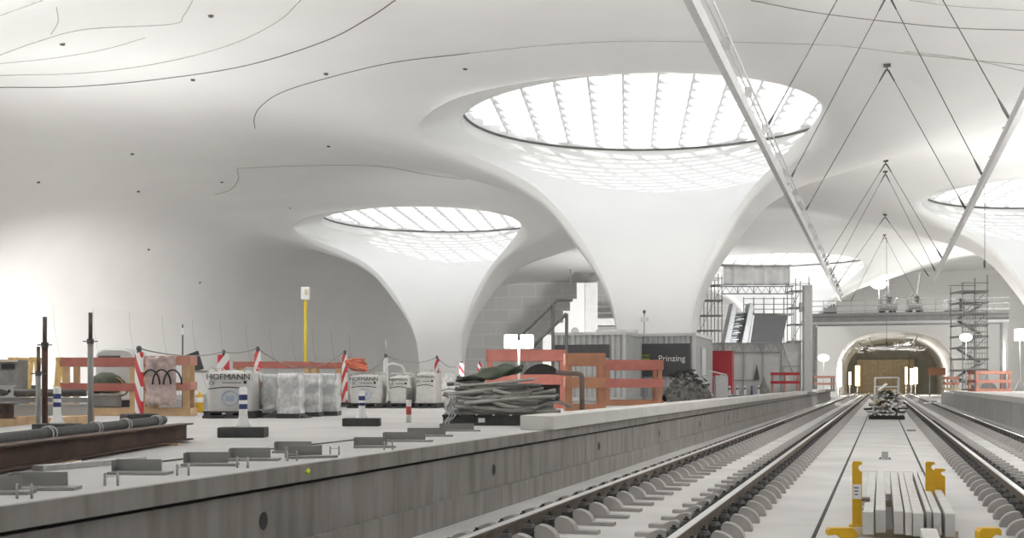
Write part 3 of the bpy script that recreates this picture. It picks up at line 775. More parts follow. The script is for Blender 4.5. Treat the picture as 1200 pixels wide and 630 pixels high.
b.add([(-0.35,-0.1,0.004),(0.42,-0.12,0.004),(0.5,0.12,0.004),(0.05,0.18,0.20),(-0.1,0.16,0.12),(-0.3,0.15,0.004)], [(0,1,3,4),(1,2,3),(0,4,5),(5,4,3,2),(0,5,2,1)])
o = tag(b.build('tarpaulin_scrap', 'greyrub', None, loc=(p.x,p.y,PZ)), 'crumpled dark tarpaulin lying before the film-wrapped stacks', 'tarpaulin'); o.rotation_euler = (0,0,YAW)
p = wp(400,478,28.5); b = MB()
b.grid(lambda i, j: (-0.6+1.2*i/8, -0.2+0.4*j/4, 0.01+(0.06+0.04*math.sin(i*2.1+j))*math.sin(PI*i/8)*math.sin(PI*j/4)), 9, 5)
o = tag(b.build('tarpaulin_scrap', 'greyrub', None, True, fix=False, loc=(p.x,p.y,PZ)), 'flat dark tarpaulin at the foot of the striped beacon by the red hose', 'tarpaulin'); o.rotation_euler = (0,0,YAW)
# white tube hoop trolley
zc = 30.5; p = wp(465,475,zc); s_ = zc/FPX
t = thing('tube_hoop', 'bent white tube hoop standing among the printed sacks', 'tube hoop', (p.x,p.y,PZ), YAW)
b = MB(); b.tube([(-0.28,0,0),(-0.28,0,0.95),(-0.22,0,1.06),(-0.1,0,1.10),(0.12,0,1.04),(0.2,0,0.94),(0.2,0,0)], 0.03, 8); b.build('hoop', 'white', t, True)
for sx in (-0.28,0.2):
    b = MB(); b.box((sx,0,0.015), (0.14,0.2,0.03)); b.build('foot_plate', 'steel', t)

# ---- yellow pole with sign
zc = 30.5; s_ = zc/FPX; p = wp(358,HOR+0.58/s_,zc); h = 0.58+(HOR-336)*s_
t = thing('signal_pole', 'tall yellow pole with a white box sign on top, behind the film-wrapped stacks', 'signal pole', (p.x,p.y,PZ), YAW)
b = MB(); b.tube([(0,0,0.03),(0,0,h-0.3)], 0.042, 10); b.build('pole', 'yellowpole', t, True)
b = MB(); b.box((0,0,h-0.17), (0.22,0.14,0.34)); b.build('sign_box', 'white', t, bevel=0.02)
b = MB(); b.box((0.03,-0.075,h-0.14), (0.08,0.008,0.14)); b.build('sign_window', 'palewood', t)
b = MB(); b.box((0,0,0.02), (0.4,0.4,0.04)); b.build('foot_plate', 'dsteel', t)
# ---- thin post with small box
zc = 27.0; s_ = zc/FPX; p = wp(214,HOR+0.58/s_,zc); h = 0.58+(HOR-380)*s_
t = thing('measuring_post', 'thin dark post with a small white box near its tip, beside the film-draped frame', 'post', (p.x,p.y,PZ), YAW)
b = MB(); b.tube([(0,0,0.02),(0,0,h)], 0.018, 8); b.build('post', 'dsteel', t)
b = MB(); b.box((0.02,-0.03,h-0.16), (0.10,0.06,0.16)); b.build('box', 'white', t, bevel=0.01)
b = MB(); b.box((0,0,0.015), (0.25,0.25,0.03)); b.build('foot_plate', 'dsteel', t)
# ---- folding table, tilted panel, yellow canisters
zc = 24.0; s_ = zc/FPX; p = wp(242,HOR+0.58/s_,zc)
t = thing('work_table', 'grey topped work table with dark legs behind the film-draped frame', 'table', (p.x,p.y,PZ), YAW)
zt = 0.58+(HOR-434)*s_
b = MB(); b.box((0,0,zt-0.02), (0.85,0.6,0.04)); b.build('table_top', 'gsteel', t, bevel=0.006)
for sx in (-0.36,0.36):
    for sy in (-0.24,0.24):
        b = MB(); b.box((sx,sy,(zt-0.04)/2), (0.07,0.07,zt-0.04)); b.build('leg', 'dsteel', t)
b = MB(); b.box((0.0,0.02,0), (0.34,0.03,0.40), (R(-12),R(-20),0)); o = b.build('tilted_panel', 'greyrub', None, loc=wp(226,424,24.1)); o.location.z = PZ+zt+0.17; o.rotation_euler = (0,0,YAW)
tag(o, 'dark tilted panel propped on the grey topped work table', 'panel')
for px, lab in ((225,'yellow banded canister under the work table, by the dark leg'),(234,'yellow banded canister under the work table, toward the big printed sack')):
    p = wp(px,470,23.3); t = thing('canister', lab, 'canister', (p.x,p.y,PZ), YAW, 'yellow canisters')
    b = MB(); b.lathe([(0.06,0),(0.07,0.02),(0.07,0.30),(0.05,0.36),(0.025,0.38),(0.025,0.42)], 14); b.build('body', 'yellow', t, True)
    b = MB(); b.lathe([(0.0715,0.2),(0.0725,0.21),(0.0725,0.29),(0.0715,0.3)], 14); b.build('label_band', 'white', t, True)

# ---- dark steel props
def prop(px, pyt, zc, label, r=0.034, m='gsteel', collar=None, tip='dsteel'):
    s_ = zc/FPX; p = wp(px, HOR+0.58/s_, zc); h = 0.58+(HOR-pyt)*s_
    t = thing('steel_prop', label, 'steel prop', (p.x,p.y,PZ), YAW, 'steel props')
    zc_ = collar or h-0.35
    b = MB(); b.tube([(0,0,0.012),(0,0,zc_)], r, 10); b.build('outer_tube', m, t, True)
    b = MB(); b.tube([(0,0,zc_),(0,0,h)], r*0.72, 10); b.build('inner_tube', tip, t, True)
    b = MB(); b.lathe([(r*1.2,-0.03),(r*1.25,0.03)], 12, (0,0,zc_)); b.tube([(-0.09,0,zc_),(0.09,0,zc_)], 0.008, 6); b.build('collar', 'dsteel', t)
    b = MB(); b.box((0,0,0.006), (0.14,0.14,0.012)); b.build('foot_plate', 'dsteel', t)
prop(106,366,14.2,'grey steel prop standing in front of the pale red topped timber frame')
prop(52.5,371,14.6,'tall rust-stained steel prop nearest the white bollard behind the rusty beam', 0.036, 'rust')
prop(45,406,14.2,'short steel prop beside the tall rust-stained prop', 0.028, 'gsteel', 0.7)

# ---- ochre trestles at the far edge
for i, (px, lab) in enumerate(((22,'ochre timber trestle nearest the grey switch box'),(44,'ochre timber trestle in the middle of three by the steel props'),(72,'ochre timber trestle next to the pale red topped timber frame'))):
    zc = 24.5; s_ = zc/FPX; p = wp(px, HOR+0.58/s_, zc); h = 1.12
    t = thing('timber_trestle', lab, 'trestle', (p.x,p.y,PZ), YAW+R(8*i), 'ochre timber trestles')
    b = MB(); b.box((0,0,h-0.04), (0.16,0.7,0.08)); b.build('top_beam', 'ochre', t)
    for sy in (-0.3,0.3):
        for sx in (-1,1):
            b = MB(); b.beam((sx*0.12,sy,0),(sx*0.04,sy,h-0.06), 0.07, 0.05, (0,1,0)); b.build('leg', 'ochre', t)
    b = MB(); b.box((0,-0.3,h*0.45), (0.26,0.03,0.08)); b.build('cross_board', 'dsteel' if i == 1 else 'ochre', t)
# ---- grey switch box at the photo edge
zc = 20.5; p, w_, h_ = face(-16,22,421,455,zc)
t = thing('switch_box', 'grey brown box with a dark recess at the photo edge above the steel beams', 'switch box', (p.x,p.y,PZ), YAW)
hh = 0.58+(HOR-421)*zc/FPX
b = MB(); b.box((0,0.2,hh/2), (w_,0.4,hh)); b.build('housing', 'pipe', t, bevel=0.015)
b = MB(); b.box((0.1,-0.01,hh-0.12), (w_*0.4,0.02,0.09)); b.build('recess', 'print', t)
b = MB(); b.box((0,-0.01,hh-0.025), (w_*0.96,0.03,0.03)); b.build('lid_edge', 'palewood', t)
# ---- stack of steel sections at the photo edge
def long_section(a, c, w, h, m, label, holes=False, nm='steel_section', kind='I'):
    a, c = Vector(a), Vector(c); L = (c-a).length
    t = thing(nm, label, 'steel beam', a, 0)
    t.rotation_euler = (c-a).to_track_quat('X','Z').to_euler()
    tf = max(0.008, h*0.08); tw = max(0.006, w*0.08)
    b = MB(); b.box((L/2,0,h-tf/2), (L,w,tf)); b.build('top_flange', m, t)
    b = MB(); b.box((L/2,0,tf/2), (L,w,tf)); b.build('bottom_flange', m, t)
    b = MB(); b.box((L/2,0,h/2), (L,tw,h-2*tf)); b.build('web', m, t)
    if holes:
        for k in range(int(L/0.12)):
            b = MB(); b.tube([(0.06+k*0.12,-tw/2-0.003,h/2),(0.06+k*0.12,tw/2+0.003,h/2)], h*0.16, 10); b.build('web_hole', 'dark_gap', t)
        
    return t
def lev(px, py, zc, z): p = wp(px, py, zc); p.z = z; return p
zz = PZ+0.12
long_section(lev(-60,0,15.6,zz), lev(16,0,15.2,zz), 0.10, 0.20, 'rust', 'rusty perforated steel section lowest in the heap at the photo edge', True)
long_section(lev(-60,0,15.9,zz+0.201), lev(105,0,15.9,zz+0.201), 0.10, 0.07, 'steel', 'bright steel section lying on the heap toward the timber frame')
long_section(lev(-60,0,16.3,zz+0.001), lev(103,0,17.2,zz+0.001), 0.10, 0.16, 'alu', 'pale steel section behind the perforated one in the heap at the photo edge')
long_section(lev(-60,0,16.6,zz+0.272), lev(16,0,16.3,zz+0.272), 0.08, 0.16, 'alu', 'pale perforated section topmost in the heap at the photo edge', True)
b = MB(); b.tube([(0,0,0),(1.9,0.05,0)], 0.055, 14); o = tag(b.build('steel_pipe', 'dsteel', None, True, loc=lev(-60,0,16.35,zz+0.327)), 'dark steel pipe on top of the heap pointing at the timber frame', 'pipe'); o.rotation_euler = (0,0,YAW)
for i, (px, zc, lab) in enumerate(((-40,15.9,'timber bearer under the steel heap at the photo edge'),(12,16.0,'timber bearer under the steel heap below the short prop'),(84,16.4,'timber bearer under the pale steel section by the long prop'))):
    p = wp(px,500,zc); b = MB(); b.box((0,0,0.06), (0.12,1.5,0.12)); o = tag(b.build('timber_bearer', 'wood', None, loc=(p.x,p.y,PZ), bevel=0.005), lab, 'bearer', 'timber bearers'); o.rotation_euler = (0,0,YAW)
# ---- rusty steel beam and the dark pipe behind it
a, c = gp(-70,566,PZ), gp(218,517,PZ); a.z = c.z = PZ+0.02
dirv = (c-a).normalized()
t = long_section(a, c, 0.15, 0.165, 'rust', 'long rusty steel beam lying near the platform edge', nm='steel_beam')
for k, s_ in ((0,0.5),(1,2.0)):
    q = a+dirv*((c-a).length*(0.35+0.5*k)); b = MB(); b.box((0,0,0.01), (0.3,0.1,0.02)); o = tag(b.build('timber_shim', 'wood', None, loc=(q.x,q.y,PZ)), 'thin timber shim under the rusty beam '+('toward its cut end' if k else 'at its middle'), 'shim', 'timber shims'); o.rotation_euler = (0,0,YAW)
a, c = gp(-60,530,PZ), gp(192,497,PZ); a.z = c.z = PZ+0.062
b = MB(); L = (c-a).length; d_ = (c-a).normalized()
t = thing('drain_pipe', 'long black pipe lying behind the rusty steel beam', 'pipe', a)
b.tube([d_*(L*k/20)+Vector((0,0.02*math.sin(k*0.9),0)) for k in range(21)], 0.06, 14); b.build('pipe', 'greyrub', t, True)
for k in (0.33,0.55,0.72,0.93):
    for s_ in (0,0.1):
        b = MB(); q = d_*(L*k+s_); w2 = d_.cross(Vector((0,0,1)))
        b.tube([q+w2*0.075*math.cos(a_)+Vector((0,0,0.075*math.sin(a_)+0.0)) for a_ in [2*PI*j/18 for j in range(18)]], 0.008, 6, True); b.build('wire_tie', 'steel', t, True)
# ---- flat plank under the beam end
a, c = gp(44,552,PZ), gp(166,541,PZ); d_ = (c-a).normalized(); b = MB(); b.beam(a+Vector((0,0,0.02)), c+Vector((0,0,0.02)), 0.10, 0.04)
b2 = [v for v in b.v]; o = tag(b.build('steel_plank', 'steel', None, bevel=0.003), 'narrow pale plank lying between the rusty beam and the platform edge', 'plank')
b = MB(); a, c = gp(150,546,PZ), gp(432,514,PZ); b.tube([a+Vector((0,0,0.009)), a.lerp(c,0.5)+Vector((0,0,0.009)), c+Vector((0,0,0.009))], 0.007, 6)
tag(b.build('reinforcing_bar', 'dsteel'), 'long thin dark bar lying behind the steel brackets on the platform', 'bar')

# ---- steel brackets and rebar stirrups along the platform edge
ed = Vector((0,1,0)).normalized()
BR = [(-6,578,0),(50,573,1),(165,555,1),(246,545,1),(297,539,1),(347,530,1),(362,536,0),(438,524,1),(477,517,1),(503,511,1),(538,505,1)]
DES = ['cut off by the photo edge','between the photo edge and the pale plank','beside the end of the pale plank','before the cut end of the rusty beam','in front of the black bollard foot','behind its neighbour past the black bollard foot','the skewed one past the black bollard foot','in front of the second bollard foot','just past the second bollard foot','the second past the bollard foot toward the heap','nearest the pallet of the pipe heap']
for i, (px, py, _) in enumerate(BR):
    zc = zcof(py); p = wp(px, py, zc)
    L = (0.30 if i < 8 else 0.42)
    t = thing('steel_bracket', 'grey angle bracket on the platform, '+DES[i], 'bracket', (p.x,p.y,PZ), YAW+R([5,3,-4,2,3,-2,28,6,-3,4,2][i]), 'steel angle brackets')
    b = MB(); b.box((0.01,-0.03,0.009), (L+0.08,0.15,0.018)); b.build('base_flange', 'gsteel', t)
    b = MB(); b.box((-0.03,0.045,0.05), (L,0.016,0.085)); b.build('upright_flange', 'gsteel', t)
    b = MB(); b.box((-0.03-L/2+0.006,0.005,0.05), (0.01,0.08,0.08)); b.build('end_rib', 'gsteel', t)
ST = [(28,584),(130,569),(214,557),(284,548),(342,540),(392,533),(455,527)]
SD = ['before the bracket cut off by the photo edge','before the bracket by the pale plank','before the cut end of the rusty beam','before the black bollard foot','just past the black bollard foot','halfway between the two bollard feet','before the second bollard foot']
for i, (px, py) in enumerate(ST):
    zc = zcof(py); p = wp(px, py, zc)
    b = MB(); h = 0.068
    b.tube([(-0.035,0,0.0),(-0.035,0,h),(-0.031,0,h+0.006)], 0.0075, 8); b.tube([(0.035,0.01,0.0),(0.035,0.01,h),(0.031,0.01,h+0.006)], 0.0075, 8)
    b.tube([(-0.036,0.006,0.052),(0.036,0.014,0.052)], 0.003, 6)
    o = tag(b.build('rebar_stirrup', 'steel', None, True, loc=(p.x,p.y,PZ-0.0)), 'pair of short steel rods, '+SD[i], 'stirrup', 'short steel rod pairs'); o.rotation_euler = (0,0,YAW)

# ------------------------------------------------------------------ heap of pipes under tarpaulin
zc = 16.4; p, w_, h_ = face(515,662,432,497,zc)
HP = Vector((p.x,p.y,PZ)); HW = w_
b = MB()
for k in range(7): b.box((-0.72+0.24*k,0,0.135), (0.20,0.75,0.03))
for k in (-0.3,0,0.3): b.box((0,k,0.06), (1.62,0.10,0.12))
o = tag(b.build('pallet', 'greyrub', None, loc=HP), 'dark pallet carrying the heap of grey pipes at the platform edge', 'pallet'); o.rotation_euler = (0,0,YAW)
b = MB(); b.box((-0.28,-0.358,0.075), (0.09,0.008,0.06)); o2 = b.build('label_plate', 'whitepr', o, label='white label plate')
rn = random.Random(11)
def mound(i, j, nu, nv, L, D, H, z0, seed, sharp=1.0):
    u, v = 2*i/(nu-1)-1, 2*j/(nv-1)-1
    k = max(0, 1-abs(u)**3.0)*max(0, 1-abs(v)**2.6)
    return (u*L/2, v*D/2, z0+H*k**0.6*(0.85+0.15*math.sin(3.1*u+seed)+0.08*math.sin(9*u+5*v+seed*2)+0.06*math.sin(17*v-11*u)))
t = thing('tarpaulin_heap', 'crumpled grey tarpaulin bundle in the middle of the pipe heap', 'tarpaulin', HP+Vector((0,0,0.15)), YAW)
b = MB(); b.grid(lambda i, j: mound(i,j,40,18,1.62,0.72,0.24,0.003,1.0), 40, 18); b.build('tarpaulin', 'tarp', t, True, fix=False)
b = MB(); b.grid(lambda i, j: (-0.74+0.04*math.sin(j*1.3)-0.05*j/9+0.10*i/9, -0.36-0.03*math.sin(i*1.7+j), 0.26-0.40*j/9), 10, 10); so = b.build('clear_film', 'film', t, True, fix=False, label='crumpled clear film hanging at its end')
m_ = so.modifiers.new('thick','SOLIDIFY'); m_.thickness = 0.005
t = thing('folded_tarpaulin', 'dark green folded tarpaulin lying topmost on the pipe heap', 'tarpaulin', HP+Vector((-0.05,0.05,0.60)), YAW)
b = MB(); b.grid(lambda i, j: (-0.58+0.86*i/16+0.05*math.sin(j*2), -0.26+0.5*j/8, 0.02+0.16*(i/16)**1.2+0.05*math.sin(j*1.6+i*0.5)+(0.08 if 5 < i < 14 else 0.02)*math.sin(PI*j/8)), 17, 9)
o = b.build('folded_sheet', 'green', t, True, fix=False); m_ = o.modifiers.new('thick','SOLIDIFY'); m_.thickness = 0.03
PL = 'grey plastic pipe lying crosswise in the heap of pipes under the green tarpaulin'
def bent(a, c, sag, r, name='plastic_pipe', m='pipe', label=PL, cat='pipe', group='grey pipes of the heap', rz=YAW, base=HP, twist=0.0):
    a, c = Vector(a), Vector(c); pts = []
    for k in range(11):
        u = k/10; q = a.lerp(c, u); q.z += sag*4*u*(1-u); q.y += twist*math.sin(PI*u*2); pts.append(q-a)
    b = MB(); b.tube(pts, r, 9); o = b.build(name, m, None, True)
    o.location = base+Euler((0,0,rz)).to_matrix() @ a; o.rotation_euler = (0,0,rz); return tag(o, label, cat, group)
PLP = 'pale plastic pipe lying crosswise in the heap of pipes under the green tarpaulin'
for k in range(34):
    fr = k/33.0; L = rn.uniform(0.55,1.35)*(1-0.25*fr); x0 = rn.uniform(-0.90+0.10*fr,0.82-0.1*fr-L) if L < 1.5 else -0.7
    y0 = -0.40+0.22*fr+rn.uniform(-0.04,0.05); r = rn.uniform(0.02,0.036); z0 = 0.24+0.34*fr
    dz = rn.uniform(-0.10,0.12); pale = k % 3 == 0
    bent((x0,y0,z0), (x0+L,y0+rn.uniform(-0.05,0.16),z0+dz), rn.uniform(-0.07,0.015), r, twist=rn.uniform(-0.05,0.05), m='pipe_pale' if pale else 'pipe', label=PLP if pale else PL, group='pale pipes of the heap' if pale else 'grey pipes of the heap')
bent((0.5,-0.40,0.30),(0.93,-0.2,0.26),0.06,0.02,'cable_end','greyrub','black cable end curling out of the pipe heap toward the timber frames','cable',None)
bent((0.42,-0.42,0.2),(0.98,-0.25,0.24),0.10,0.018,'cable_end','pipe','pale cable end drooping from the pipe heap above the raised edge slab','cable',None)

p = wp(527,462,31.0); t = thing('film_bundle', 'crumpled white film bundle behind the pipe heap beside the last printed sack', 'film bundle', (p.x,p.y,PZ), YAW)
rn = random.Random(17); q = [[rn.uniform(-0.06,0.06) for _ in range(16)] for _ in range(9)]
b = MB(); b.grid(lambda i, j: ((0.42*math.cos(2*PI*i/16)*(1-0.75*(j/8)**2))*(1+q[j][i]), (0.3*math.sin(2*PI*i/16)*(1-0.75*(j/8)**2))*(1+q[j][i]), 0.85*j/8+q[j][(i+5) % 16]*(1 if j else 0)), 16, 9, True)
nv = len(b.v); b.add([(0,0,0.88)], []); b.f += [(8*16+i, 8*16+(i+1) % 16, nv) for i in range(16)]; b.build('film', 'film', t, True, fix=False)
b = MB(); b.tube([(-0.3,-0.32,0.35),(0,-0.38,0.45),(0.3,-0.32,0.38)], 0.02, 6); b.build('strap', 'gsteel', t)
# ------------------------------------------------------------------ timber guard frames beyond the heap
def gframe(px0, px1, pyt, zc, label, post, rail, d, mid=1, rz=YAW, boards=True, rh=0.26):
    s_ = zc/FPX; p = wp((px0+px1)/2, HOR+0.58/s_, zc)
    return guard_frame(label, p.x, p.y, rz, (px1-px0)*s_, d, 0.58+(HOR-pyt)*s_, post, rail, mid, None, boards, rh=rh)
gframe(571,662,409,27.0,'wide salmon timber guard frame behind the pipe heap, under the floodlight','salmon','salmon',0.7)
gframe(664,708,413,24.4,'narrow brown orange timber guard frame right behind the brown bent pipe','orange','orange',0.7)
gframe(709,776,421,30.5,'orange timber guard frame with open bays before the dark banner container','orange','salmon',1.1)
zc = 27.3; s_ = zc/FPX; p = wp(625,HOR+0.58/s_,zc); t = thing('cable_drum', 'dark cable drum inside the wide salmon timber frame', 'cable drum', (p.x+0.1,p.y+0.35,PZ), YAW)
b = MB(); b.tube([(0,-0.16,0.52),(0,0.16,0.52)], 0.36, 24); b.build('cable_winding', 'greyrub', t)
for y in (-0.19,0.19):
    b = MB(); b.tube([(0,y-0.02,0.52),(0,y+0.02,0.52)], 0.52, 28); b.build('flange', 'rubber', t)
# brown bent pipe
zc = 22.5; s_ = zc/FPX; p = wp(682,HOR+0.58/s_,zc); h = 0.58+(HOR-438)*s_
t = thing('bent_pipe', 'brown bent pipe rail standing before the narrow orange timber frame', 'pipe', (p.x,p.y,PZ), YAW)
b = MB(); b.tube([(0,0,0.01),(0,0,h-0.06),(-0.02,0,h-0.015),(-0.06,0,h),(-0.5,0.05,h+0.03)], 0.05, 10); b.build('pipe', 'brownpipe', t, True)
b = MB(); b.box((0,0,0.008), (0.2,0.2,0.016)); b.build('foot_plate', 'dsteel', t)
# bent handrails of the temporary stair
for i, (pts, zc, lab) in enumerate((([(606,398),(622,382),(648,356),(653,351.5),(671,351.5)],32.0,'taller bent grey handrail rising behind the pipe heap'),([(618,415),(633,397),(664,367)],31.0,'shorter bent grey handrail in front of the taller one'))):
    s_ = zc/FPX; px = (648,664)[i]; p = wp(px,HOR+0.58/s_,zc)
    t = thing('stair_handrail', lab, 'handrail', (p.x,p.y,PZ), YAW)
    loc = [((x-px)*s_, 0, 0.58+(HOR-y)*s_) for x, y in pts]
    b = MB(); b.tube(loc, 0.045, 10); b.build('rail', 'bridge', t, True)
    b = MB(); b.tube([(0,0,0.01),(0,0,0.58+(HOR-(356,367)[i])*s_)], 0.045, 10); b.build('post', 'bridge', t, True)
    b = MB(); b.tube([loc[0],(loc[0][0],0,0.01)], 0.04, 10); b.build('post', 'gsteel', t, True)
    for x in (0,loc[0][0]):
        b = MB(); b.box((x,0,0.008), (0.22,0.22,0.016)); b.build('foot_plate', 'gsteel', t)
# twin floodlight on a tripod
def floodlight(px, py, zc, label, two=True, z=PZ, hw=0.3, m='lamp', group=None, e=0):
    p = wp(px, py, zc); h = p.z-z
    t = thing('floodlight', label, 'floodlight', (p.x,p.y,z), YAW, group)
    b = MB(); b.tube([(0,0,0.45),(0,0,h)], 0.03, 8); b.build('mast', 'steel', t)
    for a in (90,210,330):
        b = MB(); b.tube([(0,0,0.6),(0.45*math.cos(R(a)),0.45*math.sin(R(a)),0.015)], 0.018, 6); b.build('leg', 'steel', t)
    b = MB(); b.box((0,0.03,h), (hw*2.2 if two else hw,0.04,0.06)); b.build('cross_bar', 'dsteel', t)
    for x in ((-hw*0.60,hw*0.60) if two else (0,)):
        b = MB(); b.box((x,0,h), (hw,0.10,hw*1.05)); hd = b.build('lamp_head', 'white', t, bevel=0.02)
        b = MB(); b.box((x,-0.056,h), (hw*0.9,0.012,hw*0.94)); b.build('lens', m, hd, label='glowing lens')
    if e:
        q = Vector((p.x,p.y,p.z))+Vector((SN,-CS,0))*0.35; LAMPS.append((tuple(q), e))
    return t
LAMPS = []
floodlight(608,400,26.0,'glowing twin floodlight on a tripod above the wide salmon timber frame',e=90)

# ------------------------------------------------------------------ site containers
def corrugated(b, x0, x1, z0, z1, y, axis='x', n=None, dep=0.06):
    n = n or int((x1-x0)/0.18); st = (x1-x0)/n
    for k in range(n):
        a = x0+k*st
        q = [(a,0),(a+st*0.5,0),(a+st*0.62,dep),(a+st*0.88,dep)]+[(a+st,0)]
        for i in range(4):
            (u0,d0),(u1,d1) = q[i], q[i+1]
            if axis == 'x': b.add([(u0,y+d0,z0),(u1,y+d1,z0),(u1,y+d1,z1),(u0,y+d0,z1)], [(0,1,2,3)])
            else: b.add([(y-d0,u0,z0),(y-d1,u1,z0),(y-d1,u1,z1),(y-d0,u0,z1)], [(0,1,2,3)])
def container(label, px0, px1, pyt, zc, L):
    s_ = zc/FPX; a = wp(px0,HOR+0.58/s_,zc); W = (px1-px0)*s_*1.02; H = 0.58+(HOR-pyt)*s_
    t = thing('site_container', label, 'container', (a.x+0.0,a.y,PZ), 0)
    # local frame: x across, y along the tracks
    for x in (0.05,W-0.05):
        for y in (0.05,L-0.05):
            b = MB(); b.box((x,y,H/2), (0.1,0.1,H)); b.build('corner_post', 'alu', t)
    b = MB(); b.box((W/2,L/2,H-0.05), (W-0.02,L-0.02,0.06)); b.build('roof', 'corr', t)
    b = MB(); b.box((W/2,L/2,0.08), (W-0.02,L-0.02,0.12)); b.build('floor_frame', 'corr', t)
    b = MB(); corrugated(b,0.1,W-0.1,0.12,H-0.06,0.02); b.build('end_wall', 'corr', t, fix=False)
    b = MB(); corrugated(b,0.1,L-0.1,0.12,H-0.06,W-0.02,'y'); b.build('side_wall', 'corr', t, fix=False)
    b = MB(); corrugated(b,0.1,L-0.1,0.12,H-0.06,0.06,'y'); b.build('side_wall', 'corr', t, fix=False)
    for z in (H-0.06,0.07):
        b = MB(); b.box((W/2,0.01,z), (W,0.06,0.1)); b.build('end_rail', 'alu', t)
        b = MB(); b.box((W-0.01,L/2,z), (0.06,L,0.1)); b.build('side_rail', 'alu', t)
    return t, W, H, s_
tb, W, H, s_ = container('grey corrugated container with the dark printed banner, before the big chalice column', 739,813,390.5,40.0,4.2)
bw = 62*s_; b = MB(); b.box((W/2+0.03,-0.035,H-0.42-0.5), (bw,0.02,1.12)); bn = b.build('banner', 'signdark', tb)
text('Prinzing', 0.29, 'whitepr', tb, (W/2+0.32,-0.05,H-0.87), (R(90),0,0))
for k, m in enumerate(('signgreen','signgreen')):
    b = MB(); b.box((W/2-0.62,-0.048,H-0.76-0.12*k), (0.36,0.006,0.07)); b.build('logo_bar', m, tb)
b = MB(); b.box((W+0.005,1.9,1.12), (0.03,1.0,1.45)); b.build('window_panel', 'bluegrey', tb)
b = MB(); b.box((W+0.022,1.9,1.12), (0.012,0.86,1.3)); b.build('pane', 'tent', tb)
ta, W2, H2, s2 = container('grey corrugated container behind the timber frames, beside the one with the printed banner', 646,733,389.0,37.5,2.6)
b = MB(); b.box((W2*0.42,-0.035,H2-0.62), (W2*0.74,0.02,0.42)); b.build('banner', 'signdark', ta, label='dark grey banner strip')
# white film rolls and a post on the container roofs
for i, (px, py, zc, lab) in enumerate(((716,388,38.6,'white rolled film lying on the container beside the printed-banner one'),(738,386,38.7,'white film roll bridging toward the printed-banner container'))):
    p = wp(px,py,zc); p.z = PZ+(H2)-0.02+0.09
    b = MB(); b.tube([(-0.42,0,0),(-0.1,0.05,0.0),(0.3,0.02,0.0)], 0.07, 10); b.tube([(-0.42,-0.02,0),(-0.42,0.05,0)], 0.085, 10)
    o = tag(b.build('film_roll', 'white', None, True, loc=p), lab, 'film roll', 'film rolls on the container'); o.rotation_euler = (0,0,YAW+R(20*i-5))
p = wp(755,391,41.0); t = thing('roof_sign', 'thin post with a small white sign on the printed-banner container roof', 'sign', (p.x,p.y,PZ+H-0.02), YAW)
b = MB(); b.tube([(0,0,0),(0,0,0.78)], 0.022, 8); b.build('post', 'steel', t); b = MB(); b.box((0,-0.03,0.55), (0.30,0.03,0.16)); b.build('sign_plate', 'white', t); b = MB(); b.ball((0,0,0.82), (0.05,0.05,0.07)); b.build('beacon_lamp', 'dsteel', t, True)
b = MB(); b.box((0,0,0.01), (0.2,0.2,0.02)); b.build('foot_plate', 'steel', t)

# ------------------------------------------------------------------ rubble heap and bins
zc = 36.0; p, w_, h_ = face(776,836,432,471,zc)
t = thing('rubble_heap', 'dark heap of rubble and scrap at the platform edge past the orange timber frame', 'rubble', (p.x,p.y+0.3,PZ), YAW); t['kind'] = 'stuff'
rn = random.Random(4); nz = [[rn.uniform(-0.07,0.07) for _ in range(30)] for _ in range(16)]
b = MB(); b.grid(lambda i, j: (lambda u, v: (u*w_/2, v*0.75, 0.0+max(0,h_*0.86*(max(0,1-abs(u+0.1)**1.8)**0.8)*(max(0,1-abs(v)**2)**0.7)*(1+2.0*nz[j][i]))))(2*i/29-1, 2*j/15-1), 30, 16)
b.build('mound', 'rubble', t, False, fix=False)['kind'] = 'stuff'
b = MB(); rn = random.Random(9)
for k in range(70):
    u, v = rn.uniform(-0.8,0.8), rn.uniform(-0.8,0.3); z = h_*0.8*max(0,1-abs(u+0.1)**1.8)**0.8*max(0,1-v*v)**0.7
    b.box((u*w_/2,v*0.7,z), (rn.uniform(0.05,0.22),rn.uniform(0.04,0.15),rn.uniform(0.02,0.09)), (rn.uniform(-1,1),rn.uniform(-1,1),rn.uniform(0,3)))
b.build('scrap', 'pipe', t)['kind'] = 'stuff'
b = MB()
for k in range(14):
    u, v = rn.uniform(-0.6,0.6), rn.uniform(-0.7,0.1); z = h_*0.86*max(0,1-abs(u+0.1)**1.8)**0.8*max(0,1-v*v)**0.7
    b.tube([(u*w_/2+0.2*math.cos(a)*(1+0.3*math.sin(3*a)), v*0.7+0.08*math.sin(a), z+0.03+0.10*math.sin(a+k)) for a in [2*PI*q/14 for q in range(14)]], 0.014, 5, True)
b.build('cables', 'rubber', t)['kind'] = 'stuff'
b = MB()
for k in range(12): b.box((rn.uniform(-0.3,0.75)*w_/2, rn.uniform(-0.6,0.2), h_*rn.uniform(0.5,0.85)), (rn.uniform(0.15,0.45),rn.uniform(0.04,0.15),0.02), (rn.uniform(-0.5,0.5),rn.uniform(-0.4,0.4),rn.uniform(0,3)))
b.build('film_scraps', 'film', t)['kind'] = 'stuff'
zc = 38.5; s_ = zc/FPX; p = wp(841,HOR+0.58/s_,zc)
t = thing('refuse_bin', 'pale bin with an open lid between the rubble heap and the red cabinet', 'bin', (p.x+0.1,p.y,PZ), YAW)
b = MB()
for x, y, sx, sy in ((0,-0.20,0.40,0.03),(0,0.20,0.40,0.03),(-0.19,0,0.03,0.4),(0.19,0,0.03,0.4)): b.box((x,y,0.44), (sx,sy,0.8))
b.box((0,0,0.07), (0.4,0.4,0.04)); b.build('body', 'steel', t)
